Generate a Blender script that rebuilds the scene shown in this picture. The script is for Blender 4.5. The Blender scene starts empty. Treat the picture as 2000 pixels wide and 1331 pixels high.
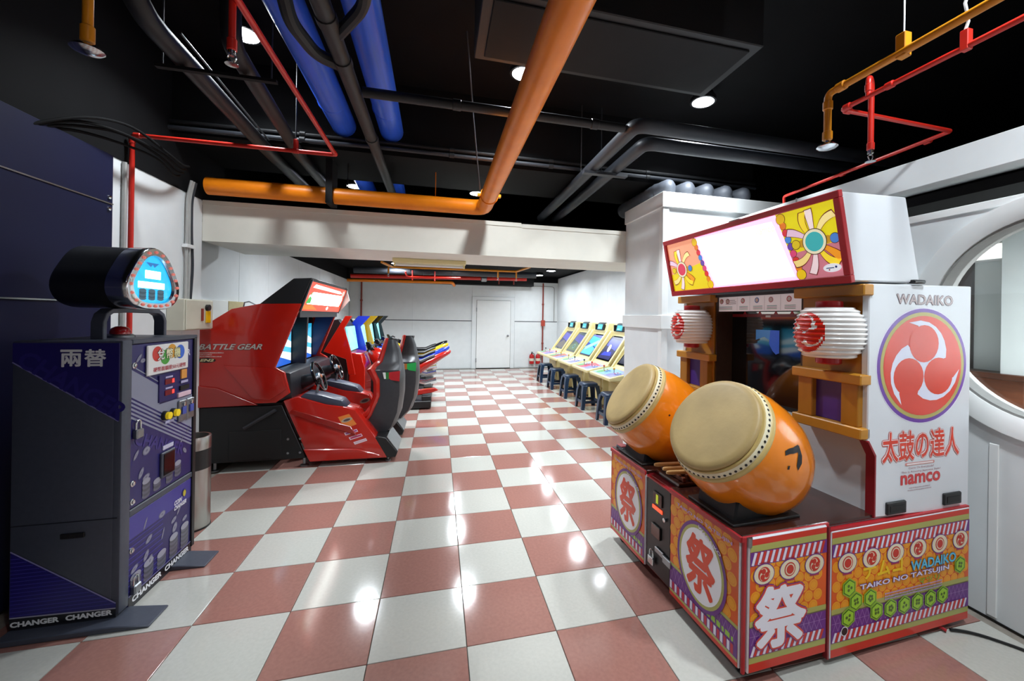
import bpy, bmesh, math, random
from mathutils import Vector, Matrix
random.seed(7)
S = bpy.context.scene
COL = S.collection
R = math.radians
PI = math.pi

# ------------------------------------------------------------------ camera
H = 1.5627
def cam_axes(yaw, pitch, roll):
    f = Vector((math.sin(yaw)*math.cos(pitch), math.cos(yaw)*math.cos(pitch), math.sin(pitch)))
    r0 = Vector((math.cos(yaw), -math.sin(yaw), 0)); u0 = r0.cross(f)
    r = r0*math.cos(roll) + u0*math.sin(roll); u = r.cross(f)
    return r, u, f
cr, cu, cf = cam_axes(R(14.2353), R(0.0145), R(0.8947))
cd = bpy.data.cameras.new('camera'); cam = bpy.data.objects.new('camera', cd); COL.objects.link(cam)
cd.sensor_width = 36; cd.lens = 801/2000*36; cd.shift_x = -0.0298; cd.shift_y = -0.0231
cd.clip_start = 0.05; cd.clip_end = 60
cam.matrix_world = Matrix(((cr.x, cu.x, -cf.x, 0), (cr.y, cu.y, -cf.y, 0), (cr.z, cu.z, -cf.z, H), (0, 0, 0, 1)))
S.camera = cam
# ------------------------------------------------------------------ world, exposure
w = bpy.data.worlds.new('world'); S.world = w; w.use_nodes = True
w.node_tree.nodes['Background'].inputs[0].default_value = (0.62, 0.68, 0.78, 1)
w.node_tree.nodes['Background'].inputs[1].default_value = 0.05
S.view_settings.view_transform = 'Standard'; S.view_settings.look = 'None'
S.view_settings.gamma = 1; S.view_settings.exposure = 0.0; S.view_settings.use_curve_mapping = False
S.cycles.max_bounces = 8; S.cycles.diffuse_bounces = 4; S.cycles.glossy_bounces = 4
S.cycles.sample_clamp_indirect = 6
LAMP_W = 45        # watts of one downlight

# ------------------------------------------------------------------ helpers
def lin(h):
    if not isinstance(h, str): return tuple(h)
    o = []
    for i in (0, 2, 4):
        c = int(h[i:i+2], 16)/255
        o.append(c/12.92 if c <= .04045 else ((c+.055)/1.055)**2.4)
    return tuple(o)
MATS = {}
def mat(name, col='808080', rough=.5, metal=0, emit=0, noise=0, nscale=30, bump=0, bscale=60, coat=0, spec=.5, trans=0, stretch=None):
    if name in MATS: return MATS[name]
    m = bpy.data.materials.new(name); m.use_nodes = True
    nt = m.node_tree; b = nt.nodes['Principled BSDF']; c = lin(col)
    b.inputs['Base Color'].default_value = (*c, 1); b.inputs['Roughness'].default_value = rough
    b.inputs['Metallic'].default_value = metal; b.inputs['Specular IOR Level'].default_value = spec
    b.inputs['Coat Weight'].default_value = coat; b.inputs['Coat Roughness'].default_value = .06
    if trans: b.inputs['Transmission Weight'].default_value = trans
    if emit:
        b.inputs['Emission Color'].default_value = (*c, 1); b.inputs['Emission Strength'].default_value = emit
    if noise or bump:
        tc = nt.nodes.new('ShaderNodeTexCoord')
        src = tc.outputs['Object']
        if stretch:
            mp = nt.nodes.new('ShaderNodeMapping'); mp.inputs['Scale'].default_value = stretch
            nt.links.new(src, mp.inputs[0]); src = mp.outputs[0]
    if noise:
        n = nt.nodes.new('ShaderNodeTexNoise'); n.inputs['Scale'].default_value = nscale; n.inputs['Detail'].default_value = 5
        nt.links.new(src, n.inputs['Vector'])
        rp = nt.nodes.new('ShaderNodeValToRGB')
        rp.color_ramp.elements[0].position = .3; rp.color_ramp.elements[1].position = .7
        rp.color_ramp.elements[0].color = (*[x*(1-noise) for x in c], 1)
        rp.color_ramp.elements[1].color = (*[min(1, x*(1+noise*.6)) for x in c], 1)
        nt.links.new(n.outputs[0], rp.inputs[0]); nt.links.new(rp.outputs[0], b.inputs['Base Color'])
    if bump:
        n2 = nt.nodes.new('ShaderNodeTexNoise'); n2.inputs['Scale'].default_value = bscale; n2.inputs['Detail'].default_value = 3
        nt.links.new(src, n2.inputs['Vector'])
        bp = nt.nodes.new('ShaderNodeBump'); bp.inputs['Strength'].default_value = bump; bp.inputs['Distance'].default_value = .01
        nt.links.new(n2.outputs[0], bp.inputs['Height']); nt.links.new(bp.outputs[0], b.inputs['Normal'])
    MATS[name] = m
    return m
def ink(c):
    """printed colour: 'rrggbb' or 'rrggbb*2.5' (backlit)"""
    if '*' in c:
        h, e = c.split('*'); return mat('lit_ink_'+c, h, .3, emit=float(e))
    return mat('ink_'+c, c, .32)
def G(m): return m if not isinstance(m, str) else (MATS[m] if m in MATS else ink(m))

class MB:
    def __init__(s): s.v = []; s.f = []; s.m = []
    def add(s, vs, fs, mi=0):
        o = len(s.v); s.v += [tuple(p) for p in vs]; s.f += [tuple(i+o for i in f) for f in fs]; s.m += [mi]*len(fs); return s
    def box(s, x0, y0, z0, x1, y1, z1, mi=0):
        return s.add([(x, y, z) for z in (z0, z1) for y in (y0, y1) for x in (x0, x1)],
                     [(0, 2, 3, 1), (4, 5, 7, 6), (0, 1, 5, 4), (2, 6, 7, 3), (0, 4, 6, 2), (1, 3, 7, 5)], mi)
    def prism(s, poly, ax, a, b, mi=0):
        def P(p, t): return ((t, p[0], p[1]), (p[0], t, p[1]), (p[0], p[1], t))[ax]
        n = len(poly)
        vs = [P(p, a) for p in poly] + [P(p, b) for p in poly]
        return s.add(vs, [tuple(range(n)), tuple(range(2*n-1, n-1, -1))] + [(i, (i+1) % n, n+(i+1) % n, n+i) for i in range(n)], mi)
    def loft(s, rings, mi=0, caps=True):
        n = len(rings[0]); vs = [p for r in rings for p in r]; fs = []
        for k in range(len(rings)-1):
            for i in range(n):
                j = (i+1) % n; fs.append((k*n+i, k*n+j, (k+1)*n+j, (k+1)*n+i))
        if caps: fs += [tuple(range(n-1, -1, -1)), tuple((len(rings)-1)*n+i for i in range(n))]
        return s.add(vs, fs, mi)
    def tube(s, pts, r, n=10, mi=0, caps=True):
        pts = [Vector(p) for p in pts]; rs = r if isinstance(r, (list, tuple)) else [r]*len(pts)
        t0 = (pts[1]-pts[0]).normalized(); up = Vector((0, 0, 1)) if abs(t0.z) < .9 else Vector((1, 0, 0))
        a = t0.cross(up).normalized(); rings = []
        for i, p in enumerate(pts):
            d1 = (pts[i]-pts[i-1]).normalized() if i else None
            d2 = (pts[i+1]-pts[i]).normalized() if i < len(pts)-1 else None
            t = ((d1 or d2)+(d2 or d1)).normalized()
            a = (a-t*a.dot(t)).normalized(); b = t.cross(a)
            k = 1
            if d1 and d2: k = 1/max(.5, math.cos(d1.angle(d2)/2))
            rings.append([p+(a*math.cos(2*PI*q/n)+b*math.sin(2*PI*q/n))*rs[i]*(k if k < 1.5 else 1.3) for q in range(n)])
        return s.loft(rings, mi, caps)
    def lathe(s, prof, o=(0, 0, 0), ax=(0, 0, 1), n=24, mi=0, caps=True):
        o = Vector(o); ax = Vector(ax).normalized(); a = ax.orthogonal().normalized(); b = ax.cross(a)
        rings = [[o+ax*h+(a*math.cos(2*PI*q/n)+b*math.sin(2*PI*q/n))*max(r, 1e-4) for q in range(n)] for r, h in prof]
        return s.loft(rings, mi, caps)
    def cyl(s, p, q, r, n=16, mi=0): return s.tube([p, q], r, n, mi)
    def build(s, name, mats, parent=None, bevel=0, off=None, sharp=35, seg=1, weld=False):
        bm = bmesh.new()
        o = Vector(off) if off is not None else Vector((0, 0, 0))
        vs = [bm.verts.new(Vector(p)-o) for p in s.v]
        for f, mi in zip(s.f, s.m):
            try: fc = bm.faces.new([vs[i] for i in f]); fc.material_index = mi; fc.smooth = True
            except ValueError: pass
        if weld: bmesh.ops.remove_doubles(bm, verts=bm.verts, dist=1e-5)
        bmesh.ops.recalc_face_normals(bm, faces=bm.faces)
        if bevel:
            es = [e for e in bm.edges if len(e.link_faces) == 2 and e.calc_face_angle(0) > .5]
            bmesh.ops.bevel(bm, geom=es, offset=bevel, segments=seg, affect='EDGES', profile=.5, clamp_overlap=True)
            for f in bm.faces: f.smooth = True
        me = bpy.data.meshes.new(name); bm.to_mesh(me); bm.free()
        me.set_sharp_from_angle(angle=R(sharp))
        for m in (mats if isinstance(mats, (list, tuple)) else [mats]): me.materials.append(G(m))
        ob = bpy.data.objects.new(name, me); COL.objects.link(ob)
        if parent: ob.parent = parent
        return ob
def tag(o, label=None, cat=None, group=None, kind=None):
    if label: o['label'] = label
    if cat: o['category'] = cat
    if group: o['group'] = group
    if kind: o['kind'] = kind
    return o
def thing(name, label, cat, loc=(0, 0, 0), rz=0, group=None):
    o = bpy.data.objects.new(name, None); COL.objects.link(o); o.empty_display_size = .1
    o.location = loc; o.rotation_euler = (0, 0, rz)
    return tag(o, label, cat, group)
def struct(o): o['kind'] = 'structure'; return o
def dup(root, loc=None, label=None):
    r = root.copy(); COL.objects.link(r)
    if loc: r.location = loc
    if label: r['label'] = label
    for ch in root.children:
        c = ch.copy(); COL.objects.link(c); c.parent = r
        for g in ch.children:
            d = g.copy(); COL.objects.link(d); d.parent = c
    return r

TXT = {}
def text_geo(t, bold=0):
    k = (t, bold)
    if k not in TXT:
        cu_ = bpy.data.curves.new('t', 'FONT'); cu_.body = t; cu_.size = 1; cu_.offset = bold; cu_.resolution_u = 3; cu_.fill_mode = 'FRONT'
        ob = bpy.data.objects.new('t', cu_); COL.objects.link(ob)
        dg = bpy.context.evaluated_depsgraph_get(); me = ob.evaluated_get(dg).to_mesh()
        vs = [(v.co.x, v.co.y) for v in me.vertices]; fs = [tuple(p.vertices) for p in me.polygons]
        ob.evaluated_get(dg).to_mesh_clear(); bpy.data.objects.remove(ob); bpy.data.curves.remove(cu_)
        TXT[k] = (vs, fs)
    return TXT[k]
class DC:
    """flat print on a face: 2-D shapes in thin layers over an origin and two axes"""
    def __init__(s, o, ex, ey, lift=.0008):
        s.o = Vector(o); s.ex = Vector(ex).normalized(); s.ey = Vector(ey).normalized(); s.n = s.ex.cross(s.ey); s.lift = lift
        s.v = []; s.f = []; s.m = []; s.cols = []
    def mi(s, c):
        if c not in s.cols: s.cols.append(c)
        return s.cols.index(c)
    def raw(s, pts, fs, c, l):
        o = len(s.v); i = s.mi(c)
        for x, y in pts: s.v.append(s.o+s.ex*x+s.ey*y+s.n*(s.lift+.0005*l))
        for f in fs: s.f.append(tuple(k+o for k in f)); s.m.append(i)
    def poly(s, pts, c, l=0): s.raw(pts, [tuple(range(len(pts)))], c, l)
    def rect(s, x0, y0, x1, y1, c, l=0): s.poly([(x0, y0), (x1, y0), (x1, y1), (x0, y1)], c, l)
    def rrect(s, x0, y0, x1, y1, r, c, l=0):
        p = []
        for cx, cy, a in ((x1-r, y1-r, 0), (x0+r, y1-r, 90), (x0+r, y0+r, 180), (x1-r, y0+r, 270)):
            p += [(cx+r*math.cos(R(a+t)), cy+r*math.sin(R(a+t))) for t in (0, 30, 60, 90)]
        s.poly(p, c, l)
    def disc(s, cx, cy, r, c, l=0, n=28, ry=None, rot=0):
        ry = ry or r; p = []
        for i in range(n):
            x, y = r*math.cos(2*PI*i/n), ry*math.sin(2*PI*i/n)
            p.append((cx+x*math.cos(rot)-y*math.sin(rot), cy+x*math.sin(rot)+y*math.cos(rot)))
        s.poly(p, c, l)
    def line(s, x0, y0, x1, y1, w, c, l=0):
        d = Vector((x1-x0, y1-y0)).normalized()*w/2; nx, ny = -d.y, d.x
        s.poly([(x0+nx, y0+ny), (x0-nx, y0-ny), (x1-nx, y1-ny), (x1+nx, y1+ny)], c, l)
    def text(s, t, x, y, h, c, l=0, bold=.01, width=None, shear=0, rot=0, center=False):
        vs, fs = text_geo(t, 0 if bold >= .015 else bold)
        if not vs: return
        offs = [(0, 0)]
        if bold >= .015:
            offs += [(bold*math.cos(2*PI*i/12), bold*math.sin(2*PI*i/12)) for i in range(12)]
            if bold > .04: offs += [(.5*bold*math.cos(2*PI*i/6), .5*bold*math.sin(2*PI*i/6)) for i in range(6)]
        bb = bold if bold >= .015 else 0
        x0 = min(p[0] for p in vs)-bb; x1 = max(p[0] for p in vs)+bb; y0 = min(p[1] for p in vs)-bb; y1 = max(p[1] for p in vs)+bb
        sy = h/(y1-y0); sx = (width/(x1-x0)) if width else sy
        for io, (ox, oy) in enumerate(offs):
            out = []
            for px, py in vs:
                qx = (px+ox-x0)*sx; qy = (py+oy-y0)*sy; qx += qy*shear
                if center: qx -= (x1-x0)*sx/2
                out.append((x+qx*math.cos(rot)-qy*math.sin(rot), y+qx*math.sin(rot)+qy*math.cos(rot)))
            s.raw(out, fs, c, l+io*.04)
    def bars(s, x, y, w, h, c, l=0, seed=1):
        rg = random.Random(seed); q = x
        while q < x+w:
            b = h*rg.uniform(.5, 1.1); s.rect(q, y, min(q+b, x+w), y+h*rg.uniform(.7, 1), c, l); q += b+h*.35
    def tomoe(s, cx, cy, r, red, white, l=0, rot=0):
        s.disc(cx, cy, r, red, l, 40)
        arm = [(0, 0), (.57, .15), (.58, .32), (.53, .5), (.44, .65), (.3, .78), (.12, .87), (-.1, .905), (-.39, .86), (-.16, .8), (0, .5), (-.1, .1)]
        for k in range(3):
            a = rot+k*2*PI/3
            f = lambda p: (cx+r*(p[0]*math.cos(a)-p[1]*math.sin(a)), cy+r*(p[0]*math.sin(a)+p[1]*math.cos(a)))
            s.poly([f(p) for p in arm], white, l+1)
            hx, hy = f((0, .44)); s.disc(hx, hy, .375*r, red, l+2, 24)
    def build(s, name, parent, label=None):
        me = bpy.data.meshes.new(name); me.from_pydata([tuple(p) for p in s.v], [], s.f)
        for c in s.cols: me.materials.append(G(c))
        me.polygons.foreach_set('material_index', s.m); me.update()
        ob = bpy.data.objects.new(name, me); COL.objects.link(ob); ob.parent = parent
        if label: ob['label'] = label
        return ob

# ------------------------------------------------------------------ materials
mat('white_wall', 'e4e8e9', .55, noise=.03, nscale=6, bump=.02, bscale=90)
mat('white_gloss', 'eef0ef', .28, noise=.02, nscale=8)
mat('white_cab', 'e0e4e9', .3, noise=.015, nscale=5)
mat('cream_wall', 'e2dfd3', .5, noise=.04, nscale=5)
mat('black_ceiling', '0a0a0c', .85, noise=.3, nscale=4, spec=.2)
mat('black_paint', '101012', .7, noise=.2, nscale=9, spec=.3)
mat('black_pipe', '191a1c', .5, noise=.2, nscale=12)
mat('grey_pipe', '33363c', .45, noise=.1, nscale=12)
mat('grey_duct', '4c5058', .55, noise=.15, nscale=14)
mat('orange_pipe', 'ff8a10', .38, noise=.12, nscale=6, bump=.02)
mat('yellow_pipe', 'd98a17', .35, noise=.1, nscale=10)
mat('red_pipe', 'cf2a1e', .35, noise=.1, nscale=12)
mat('dark_red_pipe', '8e3527', .5, noise=.15, nscale=12)
mat('blue_duct', '3266ee', .36, noise=.12, nscale=5, stretch=(8, .3, 8))
mat('navy_panel', '11163a', .6, noise=.08, nscale=3, spec=.25)
mat('chrome', 'd0d3d6', .18, 1)
mat('steel', '9a9ea2', .35, 1, noise=.08, nscale=20)
mat('steel_brush', 'b4b2ae', .3, 1, noise=.1, nscale=20, stretch=(1, 1, .05))
mat('black_plastic', '17181a', .4, noise=.1, nscale=20)
mat('black_satin', '0e0e10', .5)
mat('black_gloss', '0b0c0e', .12, coat=.5)
mat('charcoal', '464b58', .45, noise=.08, nscale=40)
mat('charcoal_dark', '2a2c33', .5, noise=.08, nscale=30)
mat('seat_shell', '35373c', .4, noise=.1, nscale=30)
mat('dash', '23252c', .4, noise=.1, nscale=25)
mat('console_grey', '3c4252', .35, noise=.05, nscale=25)
mat('red_gloss', 'b41a0c', .24, coat=.6, noise=.03, nscale=4)
mat('red_deep', '96170c', .25, coat=.6, noise=.04, nscale=4)
mat('blue_gloss', '1d3ed2', .25, coat=.5, noise=.03, nscale=5)
mat('yellow_gloss', 'e8b60c', .25, coat=.5, noise=.03, nscale=5)
mat('cream_cab', 'ebdda4', .32, noise=.03, nscale=9)
mat('stool_blue', '1d3450', .28, noise=.06, nscale=12)
mat('gold_wood', 'a8701f', .38, noise=.16, nscale=14, stretch=(1, 1, .18))
mat('gold_wood_light', 'bf842b', .36, noise=.13, nscale=14, stretch=(.3, .18, 1))
mat('purple_board', '43287e', .4, noise=.05, nscale=12)
mat('drum_orange', 'ee8613', .22, coat=.5, noise=.07, nscale=5)
mat('drum_skin', 'b59b66', .5, noise=.16, nscale=5, bump=.05, bscale=40)
mat('drum_rim', 'c9b06f', .42, noise=.12, nscale=12)
mat('tack_band', 'ece4c4', .45, noise=.06, nscale=20)
mat('deck_brown', '3a1c16', .2, noise=.22, nscale=9, coat=.4)
mat('trim_red', 'b3252c', .35, noise=.06, nscale=14)
mat('trim_dark_red', '8c1e26', .35, noise=.06, nscale=14)
mat('lantern_white', 'f3f1ee', .22, coat=.3)
mat('wood_brown', '6b3a20', .4, noise=.3, nscale=6, stretch=(.4, .4, 4))
mat('stick_wood', 'cda566', .45, noise=.12, nscale=14)
mat('extinguisher_red', 'b8161a', .3, coat=.3, noise=.05, nscale=20)
mat('navy_machine', '231e62', .35, noise=.12, nscale=7)
mat('glass_dark', '0c0f13', .05, coat=1)
mat('beige_box', 'c9c6b4', .45, noise=.04, nscale=10)
mat('grout', '8d857b', .8, noise=.15, nscale=30)
mat('tile_white', 'c0bfb7', .10, noise=.05, nscale=60, bump=.012, bscale=18)
mat('tile_pink', '9f7268', .10, noise=.09, nscale=55, bump=.012, bscale=18)
mat('lamp_glow', 'f4f8ff', .3, emit=34)
mat('lamp_ring', '1a1a1c', .4, noise=.1)
gl = mat('clear_glass', 'ffffff', .02, trans=1.0); gl.node_tree.nodes['Principled BSDF'].inputs['IOR'].default_value = 1.45

# ================================================================== STRUCTURE
# ---- floor with its tiles
T = .44; X0 = -.28657; Y0 = 1.95954
fl = struct(MB().box(-2.6, -3.1, -.12, 3.75, 12.45, -.011).build('floor', 'grout'))
g_ = T/2-.0018
def tile_mesh(name, m):
    o = MB().box(-g_, -g_, -.0115, g_, g_, 0).build(name, m, bevel=.0015); me = o.data; bpy.data.objects.remove(o); return me
tm = [tile_mesh('tile_white', 'tile_white'), tile_mesh('tile_pink', 'tile_pink')]
cells = []
for r in range(-12, 25):
    for c in range(-6, 10):
        x = X0+(c+.5)*T; y = Y0+(r+.5)*T
        if x-g_ < -2.45 or y-g_ < -3.05 or y+g_ > 12.5: continue
        if x+g_ > (3.62 if y > 3.9 else 3.1): continue
        d = Vector((x, y, 0))-Vector((0, 0, H)); z = d.dot(cf)
        vis = z > .6 and -1.4 < d.dot(cr)/z < 1.25 and d.dot(cu)/z > -1.05
        hidden = (x > 1.6 and y > 2.0 and y < 4.9) or (x < -1.9 and y > 3.2) or (x < -1.0 and 4.9 < y) or (x > 2.75 and y > 4)
        cells.append((0 if vis and not hidden else 1, d.length, x, y, (r+c) % 2))
cells.sort()
for k, (v, d, x, y, p) in enumerate(cells):
    if k < 300 and v == 0:
        o = bpy.data.objects.new('tile', tm[p]); COL.objects.link(o); o.parent = fl; o.location = (x, y, 0)
rest = [q for k, q in enumerate(cells) if not (k < 300 and q[0] == 0)]
mb = MB()
for v, d, x, y, p in rest: mb.box(x-g_, y-g_, -.0115, x+g_, y+g_, 0, p)
tag(mb.build('tiles', ['tile_white', 'tile_pink'], fl), kind='stuff')

# ---- ceilings, beams
struct(MB().box(-2.6, -3.1, 3.75, 6.6, 12.45, 3.85).build('ceiling', 'black_ceiling'))
struct(MB().box(-2.42, 5.52, 2.80, 3.62, 12.3, 2.84).build('ceiling_rear', 'black_ceiling'))
struct(MB().box(-2.2, 4.12, 3.07, 3.6, 5.0, 3.75).build('trim_1', 'black_ceiling'))
bm_ = struct(MB().box(-2.2, 4.6, 2.24, 3.6, 5.5, 2.62).build('trim_2', 'cream_wall'))
MB().box(-2.2, 4.593, 2.585, .9, 4.6, 2.63).build('edge_strip', 'cream_wall', bm_)
MB().box(.91, 4.593, 2.575, 2.2, 4.6, 2.62).build('edge_strip', 'cream_wall', bm_)

# ---- left wall, front part
wl = struct(MB().box(-2.4, -3.1, 0, -2.208, 4.6, 2.63).build('wall_left', 'white_wall'))
for a, b in ((3.395, 3.60), (3.605, 4.30), (4.305, 4.598)):
    MB().box(-2.208, a, .02, -2.2, b, 2.62).build('panel', 'white_wall', wl, bevel=.002)
MB().box(-2.4, -3.1, 2.63, -2.2, 5.0, 3.75).build('dark_wall', 'black_ceiling', wl)
# ---- left wall behind the beam
wl2 = struct(MB().box(-2.6, 4.6, 0, -2.408, 12.45, 2.5).build('wall_left_rear', 'white_wall'))
ys = [4.62, 5.85, 6.75, 8.1, 9.4, 10.7, 12.29]
for a, b in zip(ys, ys[1:]):
    MB().box(-2.408, a+.003, 1.64, -2.4, b-.003, 2.495).build('panel', 'white_wall', wl2, bevel=.002)
    MB().box(-2.408, a+.003, .02, -2.4, b-.003, 1.63).build('panel', 'white_wall', wl2, bevel=.002)
MB().box(-2.6, 4.6, 2.5, -2.4, 12.45, 3.75).build('dark_wall', 'black_ceiling', wl2)
# ---- back wall
wb = struct(MB().box(-2.6, 12.308, 0, 3.75, 12.45, 2.62).build('wall_back', 'white_wall'))
for a, b in ((-2.39, -.72), (-.715, .955), (2.245, 3.59)):
    MB().box(a, 12.3, 1.425, b, 12.308, 2.615).build('panel', 'white_wall', wb, bevel=.002)
    MB().box(a, 12.3, .02, b, 12.308, 1.40).build('panel', 'white_wall', wb, bevel=.002)
MB().box(.96, 12.3, 2.145, 2.24, 12.308, 2.615).build('panel', 'white_wall', wb, bevel=.002)
MB().box(-2.6, 12.3, 2.62, 3.75, 12.45, 3.75).build('dark_wall', 'black_ceiling', wb)
MB().box(-2.39, 12.302, 1.40, .955, 12.309, 1.425).build('rail_shade', mat('shade_grey', '55585c', .6), wb)  # grey strips painted in for the shadow line at chair-rail height
MB().box(2.245, 12.302, 1.40, 3.59, 12.309, 1.425).build('rail_shade', 'shade_grey', wb)
# ---- door
d1 = struct(MB().box(1.1, 12.255, .015, 2.11, 12.3, 2.03).build('door_1', 'white_gloss', bevel=.004))
MB().prism([(.965, .0), (1.09, .0), (1.09, 2.04), (2.12, 2.04), (2.12, .0), (2.235, .0), (2.235, 2.135), (.965, 2.135)], 1, 12.27, 12.309).build('door_frame', 'white_wall', d1)
MB().lathe([(.012, 0), (.012, .035), (.03, .045), (.034, .06), (.026, .075), (0, .08)], (2.03, 12.255, .98), (0, -1, 0), 14).build('door_knob', 'steel', d1)
for z in (.25, 1.75): MB().cyl((1.095, 12.25, z-.06), (1.095, 12.25, z+.06), .012, 8).build('hinge', 'steel', d1)
MB().box(1.085, 12.296, 0, 2.125, 12.301, 2.045).build('door_gap_shade', mat('reveal_grey', '8f8f8c', .5, noise=.05), d1)  # grey strip puts the shade of the door gaps into colour
MB().box(1.1, 12.24, .005, 2.11, 12.257, .018).build('door_sweep', 'black_satin', d1)
# ---- right wall behind the column
wr2 = struct(MB().box(3.608, 4.55, 0, 3.75, 12.45, 2.76).build('wall_right_rear', 'white_wall'))
for a, b in ((4.56, 6.4), (6.405, 8.4), (8.405, 10.4), (10.405, 12.29)):
    MB().box(3.6, a, 1.425, 3.608, b, 2.755).build('panel', 'white_wall', wr2, bevel=.002)
    MB().box(3.6, a, .02, 3.608, b, 1.40).build('panel', 'white_wall', wr2, bevel=.002)
MB().box(3.6, 4.55, 2.76, 3.75, 12.45, 3.75).build('dark_wall', 'black_ceiling', wr2)
# ---- column
colm = struct(MB().box(2.2, 3.74, 0, 3.66, 4.6, 2.85).build('wall_column', 'white_wall', bevel=.004))
MB().box(2.18, 3.72, 2.70, 3.66, 4.6, 2.855).build('cap_band', 'white_gloss', colm, bevel=.004)
MB().box(2.17, 3.71, 1.46, 3.66, 4.6, 1.60).build('waist_band', 'white_gloss', colm, bevel=.004)
MB().box(2.19, 3.73, 0, 2.26, 3.80, 2.69).build('corner_post', 'white_gloss', colm, bevel=.003)
# ---- round-window wall on the right
CY, CZ, CR = 1.286, 1.592, .515
xa, xb = 2.86, 2.99
wr = MB()
wr.box(xa, -3.1, 0, xb, .56, 2.22).box(xa, 2.02, 0, xb, 3.74, 2.22).box(xa, .56, 0, xb, 2.02, .86)
N = 64; hole = .60
for s_ in (xa, xb):
    cir = []; bor = []
    for i in range(N):
        t = 2*PI*i/N; dy, dz = math.cos(t), math.sin(t)
        cir.append((s_, CY+hole*dy, CZ+hole*dz))
        k = min((2.02-CY)/dy if dy > 1e-6 else 9, (.56-CY)/dy if dy < -1e-6 else 9, (2.22-CZ)/dz if dz > 1e-6 else 9, (.86-CZ)/dz if dz < -1e-6 else 9)
        bor.append((s_, CY+k*dy, CZ+k*dz))
    wr.add(cir+bor, [(i, (i+1) % N, N+(i+1) % N, N+i) for i in range(N)])
    for cy, cz in ((2.02, 2.22), (.56, 2.22), (.56, .86), (2.02, .86)):
        a = math.atan2(cz-CZ, cy-CY) % (2*PI); i = int(a/(2*PI)*N)
        wr.add([bor[i], bor[(i+1) % N], (s_, cy, cz)], [(0, 1, 2)])
wr = struct(wr.build('wall_right', 'white_wall', weld=True))
MB().box(xa-.012, -3.1, 2.18, xa, 3.74, 2.225).build('rail', 'white_gloss', wr, bevel=.003)
for y in (.55, 1.03, 1.51, 2.0): MB().box(xa-.01, y-.02, .02, xa, y+.02, .93 if .8 < y < 1.75 else 1.1).build('batten', 'white_gloss', wr, bevel=.003)
for y in (1.34, 2.3, 3.1): MB().box(xa-.008, y-.012, 2.10 if y < 2 else .3, xa, y+.012, 2.18).build('batten', 'white_gloss', wr, bevel=.003)
MB().box(xa-.004, -3.1, 0, xa, 3.74, .006).build('floor_gap', 'black_satin', wr)
win = MB()
prof = [(xa-.03, .62), (xa-.03, .555), (xa-.01, .52), (xb, .515), (xb, .62)]
win.loft([[(px, CY+pr*math.cos(2*PI*i/N), CZ+pr*math.sin(2*PI*i/N)) for px, pr in prof] for i in list(range(N))+[0]], caps=False)
win = struct(win.build('window_1', 'white_gloss', weld=True, sharp=50))
ring2 = MB().loft([[(px, CY+pr*math.cos(2*PI*i/N), CZ+pr*math.sin(2*PI*i/N)) for px, pr in ((xa+.0, .525), (xa+.0, .507), (xb-.005, .507), (xb-.005, .525))] for i in list(range(N))+[0]], caps=False)
ring2.build('window_frame', mat('reveal_grey', '8f8f8c', .5, noise=.05), win, weld=True)
MB().lathe([(.51, 0), (.51, .006)], (xb-.05, CY, CZ), (1, 0, 0), 64).build('pane', 'clear_glass', win)
fb = struct(MB().box(xa-.005, -3.1, 2.40, 3.02, 3.74, 2.572).build('trim_3', 'white_wall', bevel=.003))
# ---- the space beyond the round window
wo = struct(MB().box(4.6, -3.1, 1.16, 4.75, 6, 2.3).build('wall_beyond', mat('pale_wall', 'd6dcd9', .5, noise=.03, nscale=5)))
MB().box(4.4, -1.5, 1.16, 4.6, 2.30, 2.3).build('pilaster', 'pale_wall', wo, bevel=.004)
MB().box(4.57, 2.58, 1.16, 4.6, 2.68, 2.3).build('door_frame', mat('frame_grey', '5a5553', .5, noise=.1), wo)
MB().box(4.38, -3.1, 0, 4.75, 6, 1.14).build('wainscot', 'wood_brown', wo)
MB().box(4.33, -3.1, 1.12, 4.75, 6, 1.165).build('wainscot_rail', mat('wood_dark', '4a2817', .4, noise=.25, nscale=8), wo, bevel=.006)
struct(MB().box(3.75, -3.1, -.12, 4.75, 6, 0).box(3.1, -3.1, -.12, 3.75, 3.74, 0).build('floor_beyond', 'tile_white'))
struct(MB().box(2.99, -3.1, 2.32, 6.6, 6, 2.38).build('ceiling_beyond', 'black_ceiling'))
struct(MB().box(6.5, -3.1, 0, 6.6, 12.45, 3.75).build('wall_outer', 'black_ceiling'))
# ---- wall behind the camera
struct(MB().box(-2.6, -3.2, 0, 6.6, -3.1, 3.75).build('wall_front', 'cream_wall'))

# ================================================================== CEILING LAMPS
def lamp(x, y, z, label, group=None, r=.105, power=LAMP_W, rod=True, spread=128):
    t = thing('ceiling_lamp', label, 'lamp', (x, y, z), 0, group)
    MB().lathe([(r*1.12, 0), (r*1.15, .03), (r*1.0, .05), (r*.8, .1), (r*.45, .14), (0, .145)], n=20).build('housing', 'lamp_ring', t)
    MB().lathe([(0, -.012), (r*.6, -.01), (r, .002), (r, .01), (0, .01)], n=24).build('lens', 'lamp_glow', t)
    if rod: MB().cyl((0, 0, .14), (0, 0, 3.752-z), .006, 6).build('hanging_rod', 'black_pipe', t)
    l = bpy.data.lights.new('lamp_light', 'AREA'); l.shape = 'DISK'; l.size = r*2; l.energy = power; l.color = (.87, .945, 1); l.spread = R(spread)
    lo = bpy.data.objects.new('lamp_light', l); COL.objects.link(lo); lo.parent = t; lo.location = (0, 0, -.03)
    return t
lamp(-1.43, 3.5, 3.62, 'bright downlight in the black ceiling beside the slanting red pipe', power=LAMP_W*.5)
lamp(.67, 3.42, 3.62, 'bright downlight half hidden behind the big orange pipe')
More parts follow.
